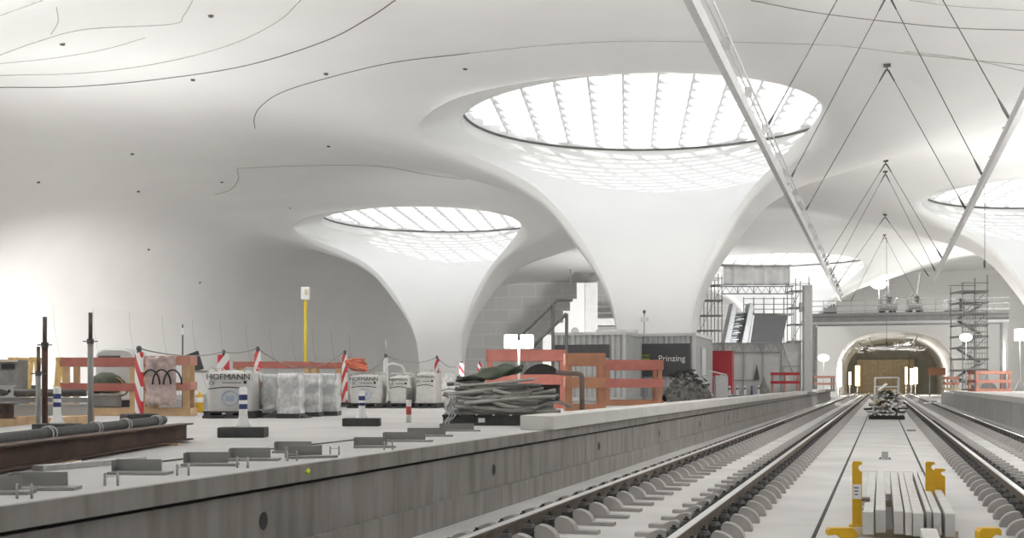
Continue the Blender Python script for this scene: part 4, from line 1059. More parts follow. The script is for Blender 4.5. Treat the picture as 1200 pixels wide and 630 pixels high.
b = MB(); b.box((-0.13,0,0.93), (0.6,0.46,0.03), (0,R(14),0)); b.build('lid', 'white', t, bevel=0.01)
for x in (-0.16,0.16):
    b = MB(); b.tube([(x-0.02,0.15,0.06),(x+0.02,0.15,0.06)], 0.06, 12); b.tube([(x-0.02,-0.15,0.06),(x+0.02,-0.15,0.06)], 0.06, 12); b.build('wheels', 'rubber', t)
# low bollards with black feet standing in a row
zc0 = 43.0
for i, (px, m, lab) in enumerate(((855,'white','nearest the pale bin'),(864,'white','second from the pale bin'),(873,'white','third from the pale bin'),(881,'blue','blue one'),(889,'white','nearest the red barred barrier'))):
    zc = zc0+i*1.6; s_ = zc/FPX; p = wp(px,HOR+0.58/s_,zc)
    t = thing('stub_bollard', 'short stub bollard in the row by the coping edge, '+lab, 'bollard', (p.x,p.y,PZ), YAW, 'stub bollards along the coping')
    b = MB(); b.box((0,0,0.06), (0.34,0.24,0.12)); b.build('foot', 'greyrub', t, bevel=0.01)
    b = MB(); b.lathe([(0.07,0.12),(0.05,0.18),(0.045,0.46),(0.03,0.49)], 14); b.build('post', m, t, True)
    b = MB(); b.lathe([(0.0465,0.34),(0.048,0.345),(0.048,0.41),(0.0465,0.415)], 14); b.build('band', 'dsteel', t, True)
for i, (px, py, lab) in enumerate(((848,446,'slanted white board leaning behind the stub bollards by the pale bin'),(895,452,'dark grey bundle standing behind the stub bollards'))):
    zc = 52.0; s_ = zc/FPX; p = wp(px,HOR+0.58/s_,zc); b = MB()
    if i == 0: b.box((0,0,0.52), (0.16,0.05,1.0), (0,R(-10),0)); o = b.build('leaning_board', 'white', None, loc=(p.x,p.y,PZ)); tag(o, lab, 'board')
    else:
        b.lathe([(0.30,0),(0.34,0.05),(0.26,0.3),(0.10,0.62),(0.03,0.9)], 9); o = b.build('covered_bundle', 'tarp', None, True, loc=(p.x,p.y,PZ)); tag(o, lab, 'bundle')
    o.rotation_euler = (0,0,YAW)
# red cabinet
zc = 57.0; s_ = zc/FPX; p = wp(842,HOR+0.58/s_,zc); hh = 0.58+(HOR-411.5)*s_
t = thing('red_cabinet', 'tall red cabinet with small white plates beside the container with the printed banner', 'cabinet', (p.x+0.1,p.y,PZ), R(3))
b = MB(); b.box((0,0.7,hh/2+0.03), (1.1,1.5,hh-0.06)); b.build('housing', 'redsteel', t, bevel=0.02)
b = MB(); b.box((-0.02,-0.012,hh/2), (0.96,0.03,hh-0.3)); b.build('door', 'redsteel', t, bevel=0.008)
for x, z in ((0.25,hh-0.35),(-0.18,hh-1.0)):
    b = MB(); b.box((x,-0.034,z), (0.24,0.012,0.12)); b.build('white_plate', 'whitepr', t)
b = MB(); b.box((0,0.7,hh), (1.15,1.55,0.05)); b.build('roof_cap', 'redsteel', t, bevel=0.01)
# red barred barrier
zc = 60.0; s_ = zc/FPX; p = wp(920,HOR+0.58/s_,zc); w_ = 34*s_; hh = 0.58+(HOR-436)*s_
t = thing('red_barrier', 'barrier with two red bars standing before the white tent wall', 'barrier', (p.x,p.y,PZ), YAW)
for k, z in ((0,hh-0.08),(1,hh*0.55)):
    b = MB(); b.box((0,0,z), (w_,0.05,0.14)); b.build('red_bar', 'redsteel', t)
for x in (-w_/2+0.1,0,w_/2-0.1):
    b = MB(); b.box((x,0.06,hh/2), (0.09,0.06,hh)); b.build('post', 'pinkpaint', t)
b = MB(); b.box((0,0.03,0.06), (w_,0.4,0.04)); b.build('base_board', 'palewood', t)

# ------------------------------------------------------------------ white tent wall with lattice girder
def lattice(t, a, c, depth, n, r=0.035, m='steel', updir=(0,0,1)):
    a, c = Vector(a), Vector(c); u = Vector(updir)*depth
    for q in (a, a+u):
        b = MB(); b.tube([q, q+(c-a)], r, 6); b.build('chord', m, t)
    b = MB(); pts = []
    for k in range(n+1):
        q = a.lerp(c, k/n); pts.append(q+(u if k % 2 else Vector((0,0,0))))
    b.tube(pts, r*0.7, 6); b.build('bracing', m, t)
    for k in range(0, n+1, 4):
        q = a.lerp(c, k/n); b = MB(); b.tube([q, q+u], r*0.8, 6); b.build('upright', m, t)
zc = 66.0; s_ = zc/FPX; a = wp(828,HOR+0.58/s_,zc); c = wp(938,HOR+0.58/s_,zc); W = (c-a).length; hh = 0.58+(HOR-402)*s_; hg = 0.58+(HOR-412)*s_
t = thing('tent_wall', 'white sheeted wall with a lattice girder along its top behind the red cabinet', 'tent wall', (a.x,a.y,PZ), YAW)
nP = 5
for k in range(nP):
    x0, x1 = W*k/nP, W*(k+1)/nP
    b = MB(); b.grid(lambda i, j: (x0+(x1-x0)*i/8, 0.03*math.sin(i*1.1+k)*math.sin(PI*i/8), hg*j/4), 9, 5); o = b.build('sheet', 'tent', t, True, fix=False); m_ = o.modifiers.new('thick','SOLIDIFY'); m_.thickness = 0.02
for k in range(nP+1):
    b = MB(); b.tube([(W*k/nP,-0.08,0),(W*k/nP,-0.08,hh)], 0.05, 8); b.build('upright', 'steel', t)
lattice(t, (0,-0.1,hg), (W*0.78,-0.1,hg), hh-hg, 16, 0.045)
b = MB(); b.box((W/2,0.06,hh*0.5+hg*0.5), (W,0.05,hh-hg)); b.build('top_sheet', 'tent', t)
for (x0,z0,x1,z1) in ((W*0.8,hh,W*0.97,0.4),(W*0.78,hh*0.55,W*0.98,hh*0.55),(W*0.78,hh,W,hh)):
    b = MB(); b.tube([(x0,-0.12,z0),(x1,-0.12,z1)], 0.04, 6); b.build('brace', 'steel', t)
b = MB(); b.box((W*0.36,-0.16,hg*0.32), (W*0.38,0.03,0.06)); b.build('cross_rail', 'gsteel', t)
b = MB(); b.add([(W*0.50,-0.12,hg*0.33),(W*0.56,-0.12,hg*0.33),(W*0.53,-0.14,hg*0.72)], [(0,1,2)]); b.add([(W*0.50,-0.11,hg*0.33),(W*0.56,-0.11,hg*0.33),(W*0.53,-0.13,hg*0.72)], [(2,1,0)]); b.build('opening_flap', 'dsteel', t)
# tall grey pillar
zc = 64.0; s_ = zc/FPX; p = wp(946,HOR+0.58/s_,zc); hh = 0.58+(HOR-334)*s_
t = thing('steel_pillar', 'tall square grey pillar standing at the end of the white tent wall', 'pillar', (p.x,p.y,PZ), YAW)
b = MB(); b.box((0,0,hh/2), (0.46,0.46,hh)); b.build('shaft', 'alu', t, bevel=0.03); b = MB(); b.box((0,0,0.06), (0.8,0.8,0.12)); b.build('base_plate', 'gsteel', t)
b = MB(); b.box((-0.3,0,hh-1.2), (0.25,0.3,0.5)); b.build('bracket', 'steel', t)

# ------------------------------------------------------------------ scaffolds around the far column
def scaffold(label, px0, px1, pyt, zc, depth, bays, lifts, z=PZ, decks=True, m='gsteel', group='scaffold towers', braces=True, name='scaffold'):
    s_ = zc/FPX; a = wp(px0,HOR+(CAMZ-z)/s_,zc); W = (px1-px0)*s_; H = (CAMZ-z)+(HOR-pyt)*s_
    t = thing(name, label, 'scaffold', (a.x,a.y,z), YAW, group)
    for k in range(bays+1):
        for y in (0,depth):
            x = W*k/bays; ext = 0.6*((k*7+int(y*3)) % 3)/2
            b = MB(); b.tube([(x,y,0),(x,y,H-0.6+ext)], 0.035, 6); b.build('standard', m, t)
    for l in range(1, lifts+1):
        zz = (H-1.0)*l/lifts
        for y in (0,depth):
            for dz in (0,0.5) if l == lifts else (0,):
                b = MB(); b.tube([(-0.1,y,zz+dz),(W+0.1,y,zz+dz)], 0.03, 6); b.build('ledger', m, t)
        for k in range(bays+1):
            b = MB(); b.tube([(W*k/bays,-0.1,zz-0.06),(W*k/bays,depth+0.1,zz-0.06)], 0.03, 6); b.build('transom', m, t)
        if decks:
            b = MB(); b.box((W/2,depth/2,zz+0.02), (W,depth*0.9,0.05)); b.build('deck', 'gsteel', t)
        if braces:
            k = l % bays
            b = MB(); b.tube([(W*k/bays,-0.04,zz-(H-1.0)/lifts),(W*(k+1)/bays,-0.04,zz)], 0.025, 6); b.build('brace', m, t)
    return t, W, H
scaffold('dense scaffold beside the big chalice column, before the far column', 812,846,318,88.0,1.6,4,7)
scaffold('narrow scaffold beside the tall grey pillar, rising above the grey sheet', 928,948,324,84.0,1.4,2,6)
t, Wt, Ht = scaffold('silver scaffold stair tower on the platform across the tracks', 1128,1157,322,74.0,2.0,2,9,PZ,True,'gsteel',None)
for l in range(6):
    z0 = (Ht-1.0)*l/7; z1 = (Ht-1.0)*(l+1)/7
    b = MB(); x0, x1 = (0.1,Wt-0.1) if l % 2 else (Wt-0.1,0.1); b.beam((x0,1.0,z0+0.1),(x1,1.0,z1), 0.6, 0.06); b.build('stair_flight', 'steel', t)
for s_ in (-0.05,):
    b = MB()
    for k in range(18): b.tube([(0,s_,0.15+k*(Ht-1.4)/18),(Wt,s_,0.15+k*(Ht-1.4)/18)], 0.025, 5)
    for k in range(10): b.tube([(Wt*k/9,s_,0.1),(Wt*k/9,s_,Ht-1.3)], 0.02, 5)
    b.build('guard_mesh', 'steel', t)
# grey sheet hung on the far column
zc = 84.5; s_ = zc/FPX; a = wp(848,334,zc); W = 78*s_; hh = 22*s_
t = thing('hanging_sheet', 'grey sheet hung across the far chalice column above the lattice girder', 'sheet', a, YAW)
b = MB(); b.grid(lambda i, j: (W*i/30, 0.12*math.sin(i*0.9)+0.05*math.sin(i*2.3), hh*j/4), 31, 5); o = b.build('sheet', 'curtain', t, True, fix=False); m_ = o.modifiers.new('thick','SOLIDIFY'); m_.thickness = 0.03
b = MB(); b.tube([(-0.3,0,hh+0.05),(W+0.4,0,hh+0.05)], 0.05, 8); b.build('top_tube', 'gsteel', t)
# lattice girder below the sheet and its working platform
zc = 84.0; s_ = zc/FPX; a = wp(846,344,zc); W = 84*s_
t = thing('lattice_girder', 'white lattice girder spanning below the hanging grey sheet between the scaffolds', 'girder', a, YAW)
lattice(t, (0,0,0), (W,0,0), 8.5*s_, 18, 0.05, 'gsteel')
zc = 83.0; s_ = zc/FPX; a = wp(846,HOR+0.58/s_,zc); W = 84*s_
t = thing('working_platform', 'scaffold platform with railings under the lattice girder before the far column', 'scaffold', (a.x,a.y,PZ), YAW)
zd = 0.58+(HOR-368)*s_
b = MB(); b.box((W*0.64,0.6,zd), (W*0.7,1.4,0.12)); b.build('deck', 'gsteel', t)
for z in (zd+0.35,zd+0.7,zd+1.1):
    b = MB(); b.tube([(W*0.30,-0.1,z),(W,-0.1,z)], 0.03, 6); b.build('guard_rail', 'gsteel', t)
for k in range(6):
    x = W*(0.30+0.14*k); b = MB(); b.tube([(x,-0.1,0),(x,-0.1,zd+1.2)], 0.04, 6); b.build('post', 'gsteel', t)
# dark sloped panel and pale stair chute
zc = 80.0; s_ = zc/FPX; a = wp(878,HOR+0.58/s_,zc)
t = thing('dark_panel', 'dark grey slanted panel above the white tent wall, beside the pale stair chute', 'panel', (a.x,a.y,PZ), YAW)
z0, z1 = 0.58+(HOR-404)*s_, 0.58+(HOR-369)*s_
b = MB(); b.prism([(0,z0),(38*s_,z0),(45*s_,z1),(5*s_,z1)], 0, 0.12); b.build('panel', 'signdark', t)
b = MB(); b.beam((-0.02,-0.05,z0),(5*s_,-0.05,z1), 0.1, 0.1, (0,1,0)); b.build('edge_rail', 'white_steel', t)
for x in (0.3,36*s_):
    b = MB(); b.tube([(x,0.06,0),(x,0.06,z0+0.1)], 0.08, 8); b.build('support', 'gsteel', t)
a = wp(846,HOR+0.58/s_,zc)
t = thing('stair_chute', 'pale grey stair chute leaning beside the dark slanted panel', 'stair', (a.x,a.y,PZ), YAW)
zb, zt = 0.58+(HOR-402)*s_, 0.58+(HOR-355)*s_
for x0, x1, w_ in ((2,11,7),(22,31,7)):
    b = MB(); b.prism([((x0)*s_,zb),((x0+w_)*s_,zb),((x1+w_-1)*s_,zt-0.3),((x1+w_-4)*s_,zt),((x1+1)*s_,zt)], -0.3, 1.2); b.build('side_wall', 'bluegrey', t, bevel=0.04)
b = MB(); b.prism([(9*s_,zb),(24*s_,zb),(30*s_,zt-0.6),(18*s_,zt-0.6)], 0.7, 0.9); b.build('back_plate', 'bluegrey', t)
for k in range(9):
    u = k/8; x = (11+8*u)*s_; z = zb+(zt-zb)*(0.1+0.68*u); b = MB(); b.box((x+5.0*s_,0.35,z), (9*s_,0.5,0.05)); b.build('step', 'dsteel' if k % 2 else 'steel', t)
for x in (4*s_,27*s_):
    b = MB(); b.tube([(x,0.4,0),(x,0.4,zb+0.05)], 0.09, 8); b.build('support', 'gsteel', t)

# ------------------------------------------------------------------ bridge before the tunnel mouth
zc = 103.0; s_ = zc/FPX; a = wp(950,400,zc); c = wp(1132,400,zc); W = (c-a).length+1.0
zl = lambda py: CAMZ+(HOR-py)*s_
t = thing('footbridge', 'grey site bridge spanning the tracks before the tunnel mouth', 'bridge', (a.x,a.y,0), 0)
W = c.x-a.x+3.0
b = MB(); b.box((W/2,0,zl(370)), (W,2.4,0.25)); b.build('deck', 'bridge', t)
for y in (-1.0,1.0):
    b = MB(); b.box((W/2,y,zl(376)), (W,0.2,0.85)); b.build('girder', 'bridge', t)
b = MB(); b.box((W/2,-1.14,zl(379.5)), (W,0.12,0.2)); b.build('bottom_flange', 'gsteel', t)
b = MB(); b.box((W/2,-1.14,zl(372.5)), (W,0.12,0.16)); b.build('top_flange', 'dsteel', t)
for z in (zl(366),zl(360),zl(354)):
    b = MB(); b.tube([(0,-1.15,z),(W,-1.15,z)], 0.035, 6); b.build('handrail', 'gsteel', t)
for k in range(15):
    b = MB(); b.tube([(W*k/14,-1.15,zl(371)),(W*k/14,-1.15,zl(353.5))], 0.035, 6); b.build('railing_post', 'gsteel', t)
for x in (0.3,W-0.3):
    for y in (-1.0,1.0):
        b = MB(); b.box((x,y,zl(380)/2), (0.4,0.3,zl(380))); b.build('support', 'bridge', t)
zdk = zl(370)+0.125
def on_bridge(px, zz=103.2): p = wp(px,400,zz); return Vector((p.x, a.y, zdk))
for i, (px, hgt, lab) in enumerate(((1040,2.9,'cluster of drill masts and cables on the bridge, nearer the overhead hangers'),(1071,3.4,'leaning drill mast on the bridge, nearer the silver stair tower'))):
    t = thing('drill_rig', lab, 'drill rig', on_bridge(px), YAW, 'drill rigs on the bridge'); rn = random.Random(i+2)
    b = MB(); b.box((0,0,0.55), (1.5-0.4*i,1.0,0.5)); b.build('body', 'gsteel', t, bevel=0.05)
    for x in (-0.5,0.4):
        b = MB(); b.box((x,0,0.15), (0.3,1.1,0.3)); b.build('track', 'rubber', t, bevel=0.06)
    for k in range(5-2*i):
        x = rn.uniform(-0.6,0.6); b = MB(); b.tube([(x,0,0.7),(x+rn.uniform(-0.2,0.35),0,rn.uniform(1.3,hgt*0.7))], 0.06, 7); b.build('mast', 'steel', t)
    b = MB(); b.tube([(0.1,0,0.7),(0.1+0.35*i,0,hgt)], 0.08, 7); b.build('main_mast', 'steel', t)
    b = MB(); b.tube([(-0.7,-0.1,0.6),(-0.55,-0.1,1.3),(-0.2,-0.1,1.5),(0.1,-0.1,1.2),(0.3,-0.1,0.8)], 0.05, 7); b.build('hose', 'pipe', t, True)
    b = MB(); b.box((0.15,-0.05,1.2), (0.35,0.4,0.4)); b.build('motor', 'dsteel', t, bevel=0.04)
for i, (px, lab) in enumerate(((972,'low pump set on the bridge nearest the tall grey pillar'),(1112,'pale machine box at the stair tower end of the bridge'))):
    t = thing('machine_box', lab, 'machine', on_bridge(px), YAW)
    b = MB(); b.box((0,0,0.55 if i else 0.35), (1.1,0.8,1.0 if i else 0.5)); b.build('housing', 'alu' if i else 'gsteel', t, bevel=0.05)
    b = MB(); b.box((0,0,0.05), (1.2,0.9,0.1)); b.build('skid', 'dsteel', t)
    if not i:
        for k in range(4):
            b = MB(); b.tube([(-0.4+0.25*k,-0.2,0.6),(-0.4+0.25*k,-0.2,0.85)], 0.09, 10); b.build('cylinder_head', 'dsteel', t)
    else:
        b = MB(); b.box((0.75,0,0.6), (0.4,0.75,1.2)); b.build('dark_housing', 'dsteel', t)
# bright lamps
def ball_lamp(px, py, zc, label, r, base_z, e=0, m='lampsoft'):
    p = wp(px,py,zc); t = thing('balloon_lamp', label, 'lamp', (p.x,p.y,base_z), YAW, 'glowing site lamps')
    h = p.z-base_z
    b = MB(); b.ball((0,0,h), r, 20, 12); b.build('balloon', m, t, True, label='glowing lamp body')
    b = MB(); b.tube([(0,0,0.02),(0,0,h-r[2]*0.9)], 0.035, 6); b.build('mast', 'steel', t)
    b = MB(); b.lathe([(0.3,0),(0.3,0.03),(0.05,0.1)], 12); b.build('foot', 'dsteel', t)
    if e: LAMPS.append(((p.x+SN*1.2,p.y-CS*1.2,p.z), e))
ball_lamp(1030,333,103.4,'glowing balloon lamp on a mast above the bridge',(0.68,0.4,0.42),zdk,700)
ball_lamp(1132,395,70.0,'glowing lamp before the silver stair tower',(0.36,0.3,0.24),KZ,320)
ball_lamp(965,419,92.0,'glowing lamp at the end of the long platform past the tall grey pillar',(0.45,0.3,0.28),PZ,420)
floodlight(1195,392,56.0,'glowing floodlight on a tripod at the photo edge across the tracks',False,KZ,0.55,'lamp',None,320)
# pole and crate across the tracks
zc = 60.0; s_ = zc/FPX; p = wp(1180,HOR+0.4/s_,zc); hh = 0.4+(HOR-400)*s_
t = thing('white_pole', 'thin white pole standing behind the orange crate frame across the tracks', 'pole', (p.x,p.y,KZ), 0)
b = MB(); b.tube([(0,0,0.02),(0,0,hh)], 0.045, 8); b.build('pole', 'white', t); b = MB(); b.lathe([(0.25,0),(0.25,0.04),(0.06,0.12)], 14); b.build('foot', 'greyrub', t)
s_ = 57.0/FPX; p = wp(1164,HOR+0.4/s_,57.0)
guard_frame('pale orange timber crate frame on the platform across the tracks', p.x, p.y, YAW, 41*s_, 0.9, 0.4+(HOR-434)*s_, 'pinkpaint', 'pinkpaint', 1, None, True, KZ, 'crate frame')
p = wp(1163,455,57.4); b = MB(); b.grid(lambda i, j: (-0.5+i/10, 0.25+0.4*j/6, 0.02+(0.5+0.1*math.sin(i*2.3+j))*math.sin(PI*i/10)*math.sin(PI*j/6)), 11, 7)
o = tag(b.build('debris_pile', 'tarp', None, True, fix=False, loc=(p.x,p.y,KZ)), 'grey pile of scrap inside the pale orange crate frame', 'debris'); o.rotation_euler = (0,0,YAW); o['kind'] = 'stuff'
s_ = 70.0/FPX; p = wp(1119,HOR+0.4/s_,70.0)
guard_frame('small pale timber frame at the end of the coping across the tracks', p.x-0.2, p.y-1.0, YAW, 14*s_, 0.5, 0.4+(HOR-441)*s_, 'palewood', 'pinkpaint', 1, None, True, KZ)
s_ = 84.0/FPX; p = wp(966,HOR+0.58/s_,84.0)
guard_frame('faded timber frame at the end of the long platform below the glowing lamp', p.x, p.y, YAW, 24*s_, 0.6, 0.58+(HOR-440)*s_, 'pipe', 'pinkpaint', 1)

# ------------------------------------------------------------------ concrete stair block at the end wall between the columns
zc = 112.0; s_ = zc/FPX; a = wp(640,HOR,zc)
t = thing('stair_wall', 'white stepped concrete stair wall before the block wall between the two front columns', 'stair wall', (a.x,a.y,0), YAW)
X = lambda px: (px-640)*s_
Zp = lambda py: CAMZ+(HOR-py)*s_
b = MB(); b.prism([(X(636),0),(X(685),0),(X(685),Zp(331)),(X(676),Zp(331)),(X(676),Zp(350)),(X(668),Zp(350)),(X(668),Zp(364)),(X(660),Zp(364)),(X(660),Zp(378)),(X(648),Zp(378)),(X(648),Zp(392)),(X(636),Zp(392))], 0, 1.2); b.build('stepped_wall', 'white', t)
b = MB(); b.box((X(693),0.8,Zp(331)/2), (15*s_,1.4,Zp(331))); b.build('pier', 'tent', t)
b = MB(); b.box((X(714),2.5,Zp(376)), (50*s_,3.0,0.7)); b.build('landing_slab', 'curtain', t)
b = MB(); b.box((X(714),3.0,Zp(381)/2), (44*s_,2.0,Zp(381))); b.build('landing_wall', 'gsteel', t)
for py in (358,366,372):
    b = MB(); b.tube([(X(697),1.0,Zp(py)),(X(738),1.0,Zp(py))], 0.05, 6); b.build('railing', 'steel', t)
b = MB(); b.tube([(X(669),0.5,Zp(331)),(X(669),0.5,Zp(314))], 0.06, 6); b.build('starter_bar', 'gsteel', t)
b = MB(); b.tube([(X(674),-0.1,Zp(388)),(X(674),-0.3,Zp(388))], 0.35, 16); b.build('ring', 'gsteel', t)

# ------------------------------------------------------------------ tunnel: lamps, hoarding, sign, cables
for i, (px, py, zc, m, w_, h_, lab) in enumerate(((974,439,120.5,'lampg',0.3,2.4,'greenish tube lamp at the tunnel mouth nearest the long platform'),(984,438,123,'lamp',0.4,2.6,'white tube lamp beside the greenish one at the tunnel mouth'),
        (1005,440,128,'lampy',0.5,2.2,'yellow glowing lamp inside the tunnel over the track beside the platform'),(996,443,127,'lampy',0.25,1.4,'small yellow lamp inside the tunnel beside the larger yellow one'),
        (1062,440,136,'lampy',0.25,2.0,'slim yellow lamp deep inside the tunnel by the sign board'),(1068,441,135,'lamp',0.3,1.8,'white lamp deep inside the tunnel between two yellow ones'),(1073,440,134,'lampy',0.4,1.9,'yellow lamp deep inside the tunnel nearest the sign board'),(1116,433,124,'lampy',0.25,0.9,'small yellow lamp on the tunnel wall across the tracks'))):
    p = wp(px,py,zc); t = thing('tunnel_lamp', lab, 'lamp', (p.x,p.y,0), YAW, 'glowing tunnel lamps')
    b = MB(); b.box((0,0,p.z), (w_,0.1,h_)); b.build('light_tube', m, t, bevel=0.04)
    b = MB(); b.tube([(0,0.1,0.02),(0,0.1,p.z+h_/2)], 0.05, 6); b.build('stand', 'gsteel', t); b = MB(); b.box((0,0.1,0.015), (0.5,0.5,0.03)); b.build('foot', 'dsteel', t)
    LAMPS.append(((p.x,p.y-0.5,p.z), 1000 if i in (2,6) else (100 if i in (0,1,7) else 300)))
p = Vector((0.4,166.3,0)); t = thing('tunnel_hoarding', 'yellowish lit partition wall deep inside the tunnel', 'partition', (p.x,p.y,0), 0)
b = MB(); b.box((0,0,2.3), (7.4,0.2,4.6)); b.build('panel', 'palewood', t)
for x in (-3,-1,1,3):
    b = MB(); b.box((x,-0.14,2.3), (0.1,0.08,4.6)); b.build('stud', 'wood', t)
zc = 120.0; s_ = zc/FPX; p = wp(1098,HOR,zc); t = thing('sign_board', 'brown orange sign board on posts at the tunnel mouth', 'sign', (p.x,p.y,0), YAW)
zz = CAMZ+(HOR-435)*s_; b = MB(); b.box((0,0,zz), (20*s_,0.08,9*s_)); b.build('board', 'orange', t)
for x in (-8*s_,8*s_):
    b = MB(); b.tube([(x,0.08,0),(x,0.08,zz+0.4)], 0.06, 8); b.build('post', 'gsteel', t)
b = MB()
rn = random.Random(21)
t = thing('tunnel_cabling', 'tangle of cables and ducts hanging under the tunnel roof', 'cabling', (1.1,EY+6,0), 0)
for k in range(16):
    x = rn.uniform(-3.8,4.0); z = arch_z(x+1.1)-rn.uniform(0.5,1.2); pts = [(x+rn.uniform(-0.4,0.4), 1.0+q*2.0, z+rn.uniform(-0.25,0.15)) for q in range(9)]
    b = MB(); b.tube(pts, rn.uniform(0.04,0.10), 6); b.build('cable', rn.choice(['alu','steel','dsteel','pipe']), t, True)
for k in range(5):
    y = 1.5+3*k
    b = MB()
    for s_ in (-1,1): b.tube([(s_*2.4,y,arch_z(1.1+2.4)-0.1),(s_*2.0,y,arch_z(1.1)-1.5)], 0.05, 6)
    b.tube([(-2.6,y,arch_z(1.1)-1.3),(2.6,y,arch_z(1.1)-1.3)], 0.06, 6); b.build('cross_arm', 'steel', t)

# ------------------------------------------------------------------ heap and beams on the centre strip
zc = 44.5; s_ = zc/FPX; p = wp(1039,HOR+1.36/s_,zc); C0 = Vector((p.x,p.y,0))
t = thing('transport_cart', 'white tube cart standing behind the heap of battens between the tracks', 'cart', (p.x,p.y+2.6,0), 0)
for x in (-0.45,0.45):
    for y in (-0.4,0.4):
        b = MB(); b.tube([(x,y,0.2),(x,y,1.6)], 0.035, 8); b.build('post', 'white_steel', t)
for z in (1.22,1.58):
    for y in (-0.4,0.4):
        b = MB(); b.tube([(-0.45,y,z),(0.45,y,z)], 0.03, 8); b.build('rail', 'white_steel', t)
b = MB(); b.box((0,0,0.32), (1.0,0.95,0.08)); b.build('deck', 'gsteel', t)
for x in (-0.38,0.38):
    for y in (-0.35,0.35):
        b = MB(); b.tube([(x-0.04,y,0.14),(x+0.04,y,0.14)], 0.14, 14); b.build('wheel', 'rubber', t)
b = MB()
b.box((0,-0.5,0.06), (1.3,0.12,0.12)); b.box((0,0.5,0.06), (1.3,0.12,0.12))
for k in range(6): b.box((-0.55+0.22*k,0,0.14), (0.16,1.3,0.04))
tag(b.build('pallet', 'greyrub', None, loc=C0), 'dark pallet under the heap of battens between the tracks', 'pallet')
rn = random.Random(33)
mats = ['palewood','alu','white','white','alu','dsteel','dsteel']
BL = {'palewood':'pale timber batten','alu':'bright metal rod','white':'white batten','steel':'steel rod','dsteel':'dark rod','pipe':'grey batten'}
lv = 0
for k in range(58):
    lv = k//8; wdt = 0.62-0.05*lv
    x = -wdt+2*wdt*((k % 8)+0.5)/8; m = mats[rn.randrange(7)]; L = rn.uniform(0.7,1.25)
    ang = R(rn.uniform(-14,14)+(x*60)*(1 if rn.random() < 0.8 else -1)); pit = R(rn.uniform(-6,14)); z = 0.2+0.135*lv+0.05+rn.uniform(-0.02,0.03)
    b = MB(); hw = rn.uniform(0.06,0.11)
    if m in ('alu','steel','dsteel'): b.tube([(0,-L/2,0),(0,L/2,0)], hw/2, 8)
    else: b.box((0,0,0), (hw,L,hw*0.8))
    o = b.build('batten' if m in ('palewood','white','pipe') else 'metal_rod', m, None, loc=C0+Vector((x,-0.18+0.06*lv+rn.uniform(-0.1,0.1),z))); o.rotation_euler = (pit,0,ang)
    tag(o, BL[m]+' in the criss-cross heap on the dark pallet between the tracks', 'batten' if m in ('palewood','white','pipe') else 'rod', BL[m]+'s of the heap between the tracks')
# bundle of light beams with yellow stacking posts
near = 9.9; L = 4.7
def bx(px): return (px-VPX)*near/FPX/CS
edges = [(1013,1025),(1026,1038),(1046,1057),(1058,1066),(1066,1078),(1081,1087),(1088,1097),(1100,1111)]
for k, (x0, x1) in enumerate(edges):
    X0, X1 = bx(x0), bx(x1); w_ = (X1-X0)*0.94
    b = MB(); b.box((0,L/2,0.0975), (w_,L,0.195)); 
    ORDW = ['outermost on the side of the labelled yellow post','second from the labelled yellow post','third from the labelled yellow post','fourth from the labelled yellow post','fourth from the twin yellow posts','third from the twin yellow posts','second from the twin yellow posts','outermost on the side of the twin yellow posts']
    o = tag(b.build('light_beam', 'plank', None, bevel=0.006, loc=((X0+X1)/2, near/CS+0.06*((k*3) % 4), 0.075)), 'light grey beam of the bundle between the tracks, '+ORDW[k], 'beam', 'light grey beams between the tracks')
for y, lab in ((0.5,'near the beam ends'),(3.2,'at the far end of the beams')):
    b = MB(); b.box((0.2,near/CS+y,0.0375), (0.86,0.09,0.075)); tag(b.build('timber_bearer', 'palewood', None), 'timber bearer under the light grey beams '+lab, 'bearer', 'timber bearers')
def stack_post(px, pyb, pyt, label, lab=False, mirror=1, w_=0.09):
    zc = zcof(pyb,0); p = wp(px,pyb,zc); h = (pyb-pyt)*zc/FPX
    t = thing('stacking_post', label, 'stacking post', (p.x,p.y,0), 0, 'yellow stacking posts')
    b = MB(); W2 = w_; r_ = 0.045; hk = h
    pts = [(-W2/2,0.0),(W2/2,0.0),(W2/2,hk*0.80)]
    b.prism([(mirror*x, z) for x, z in pts+[(W2/2,hk*0.84),(W2*0.25,hk*0.86),(W2*0.10,hk*0.90),(W2*0.25,hk*0.945),(W2/2,hk*0.95),(W2/2,hk*0.985),(W2*0.38,hk),(-W2*0.38,hk),(-W2/2,hk*0.97)]], -0.03, 0.03)
    b.build('post_plate', 'yellow', t, bevel=0.004)
    b = MB(); b.box((mirror*W2*0.05,0.05,h*0.38), (W2*0.8,0.06,h*0.74)); b.build('back_channel', 'yellow', t)
    b = MB(); b.box((0,0.03,0.012), (0.15,0.18,0.024)); b.build('foot_plate', 'yellow', t)
    if lab:
        b = MB(); b.box((0,-0.033,h*0.54), (W2*0.85,0.006,h*0.22)); b.build('label_sticker', 'whitepr', t)
        for q in range(3):
            b = MB(); b.box((-W2*0.08,-0.037,h*(0.60-0.05*q)), (W2*(0.5-0.1*q),0.003,h*0.016)); b.build('printed_line', 'print', t)
        
    return t
stack_post(1004.5,617,540,'yellow stacking post with a white sticker beside the light grey beams',True)
stack_post(1090,606,540.5,'yellow hooked stacking post behind its twin beside the light grey beams')
stack_post(1101,604,548.5,'yellow stacking post in front of its twin, nearest the outermost light grey beam',mirror=1,w_=0.11)
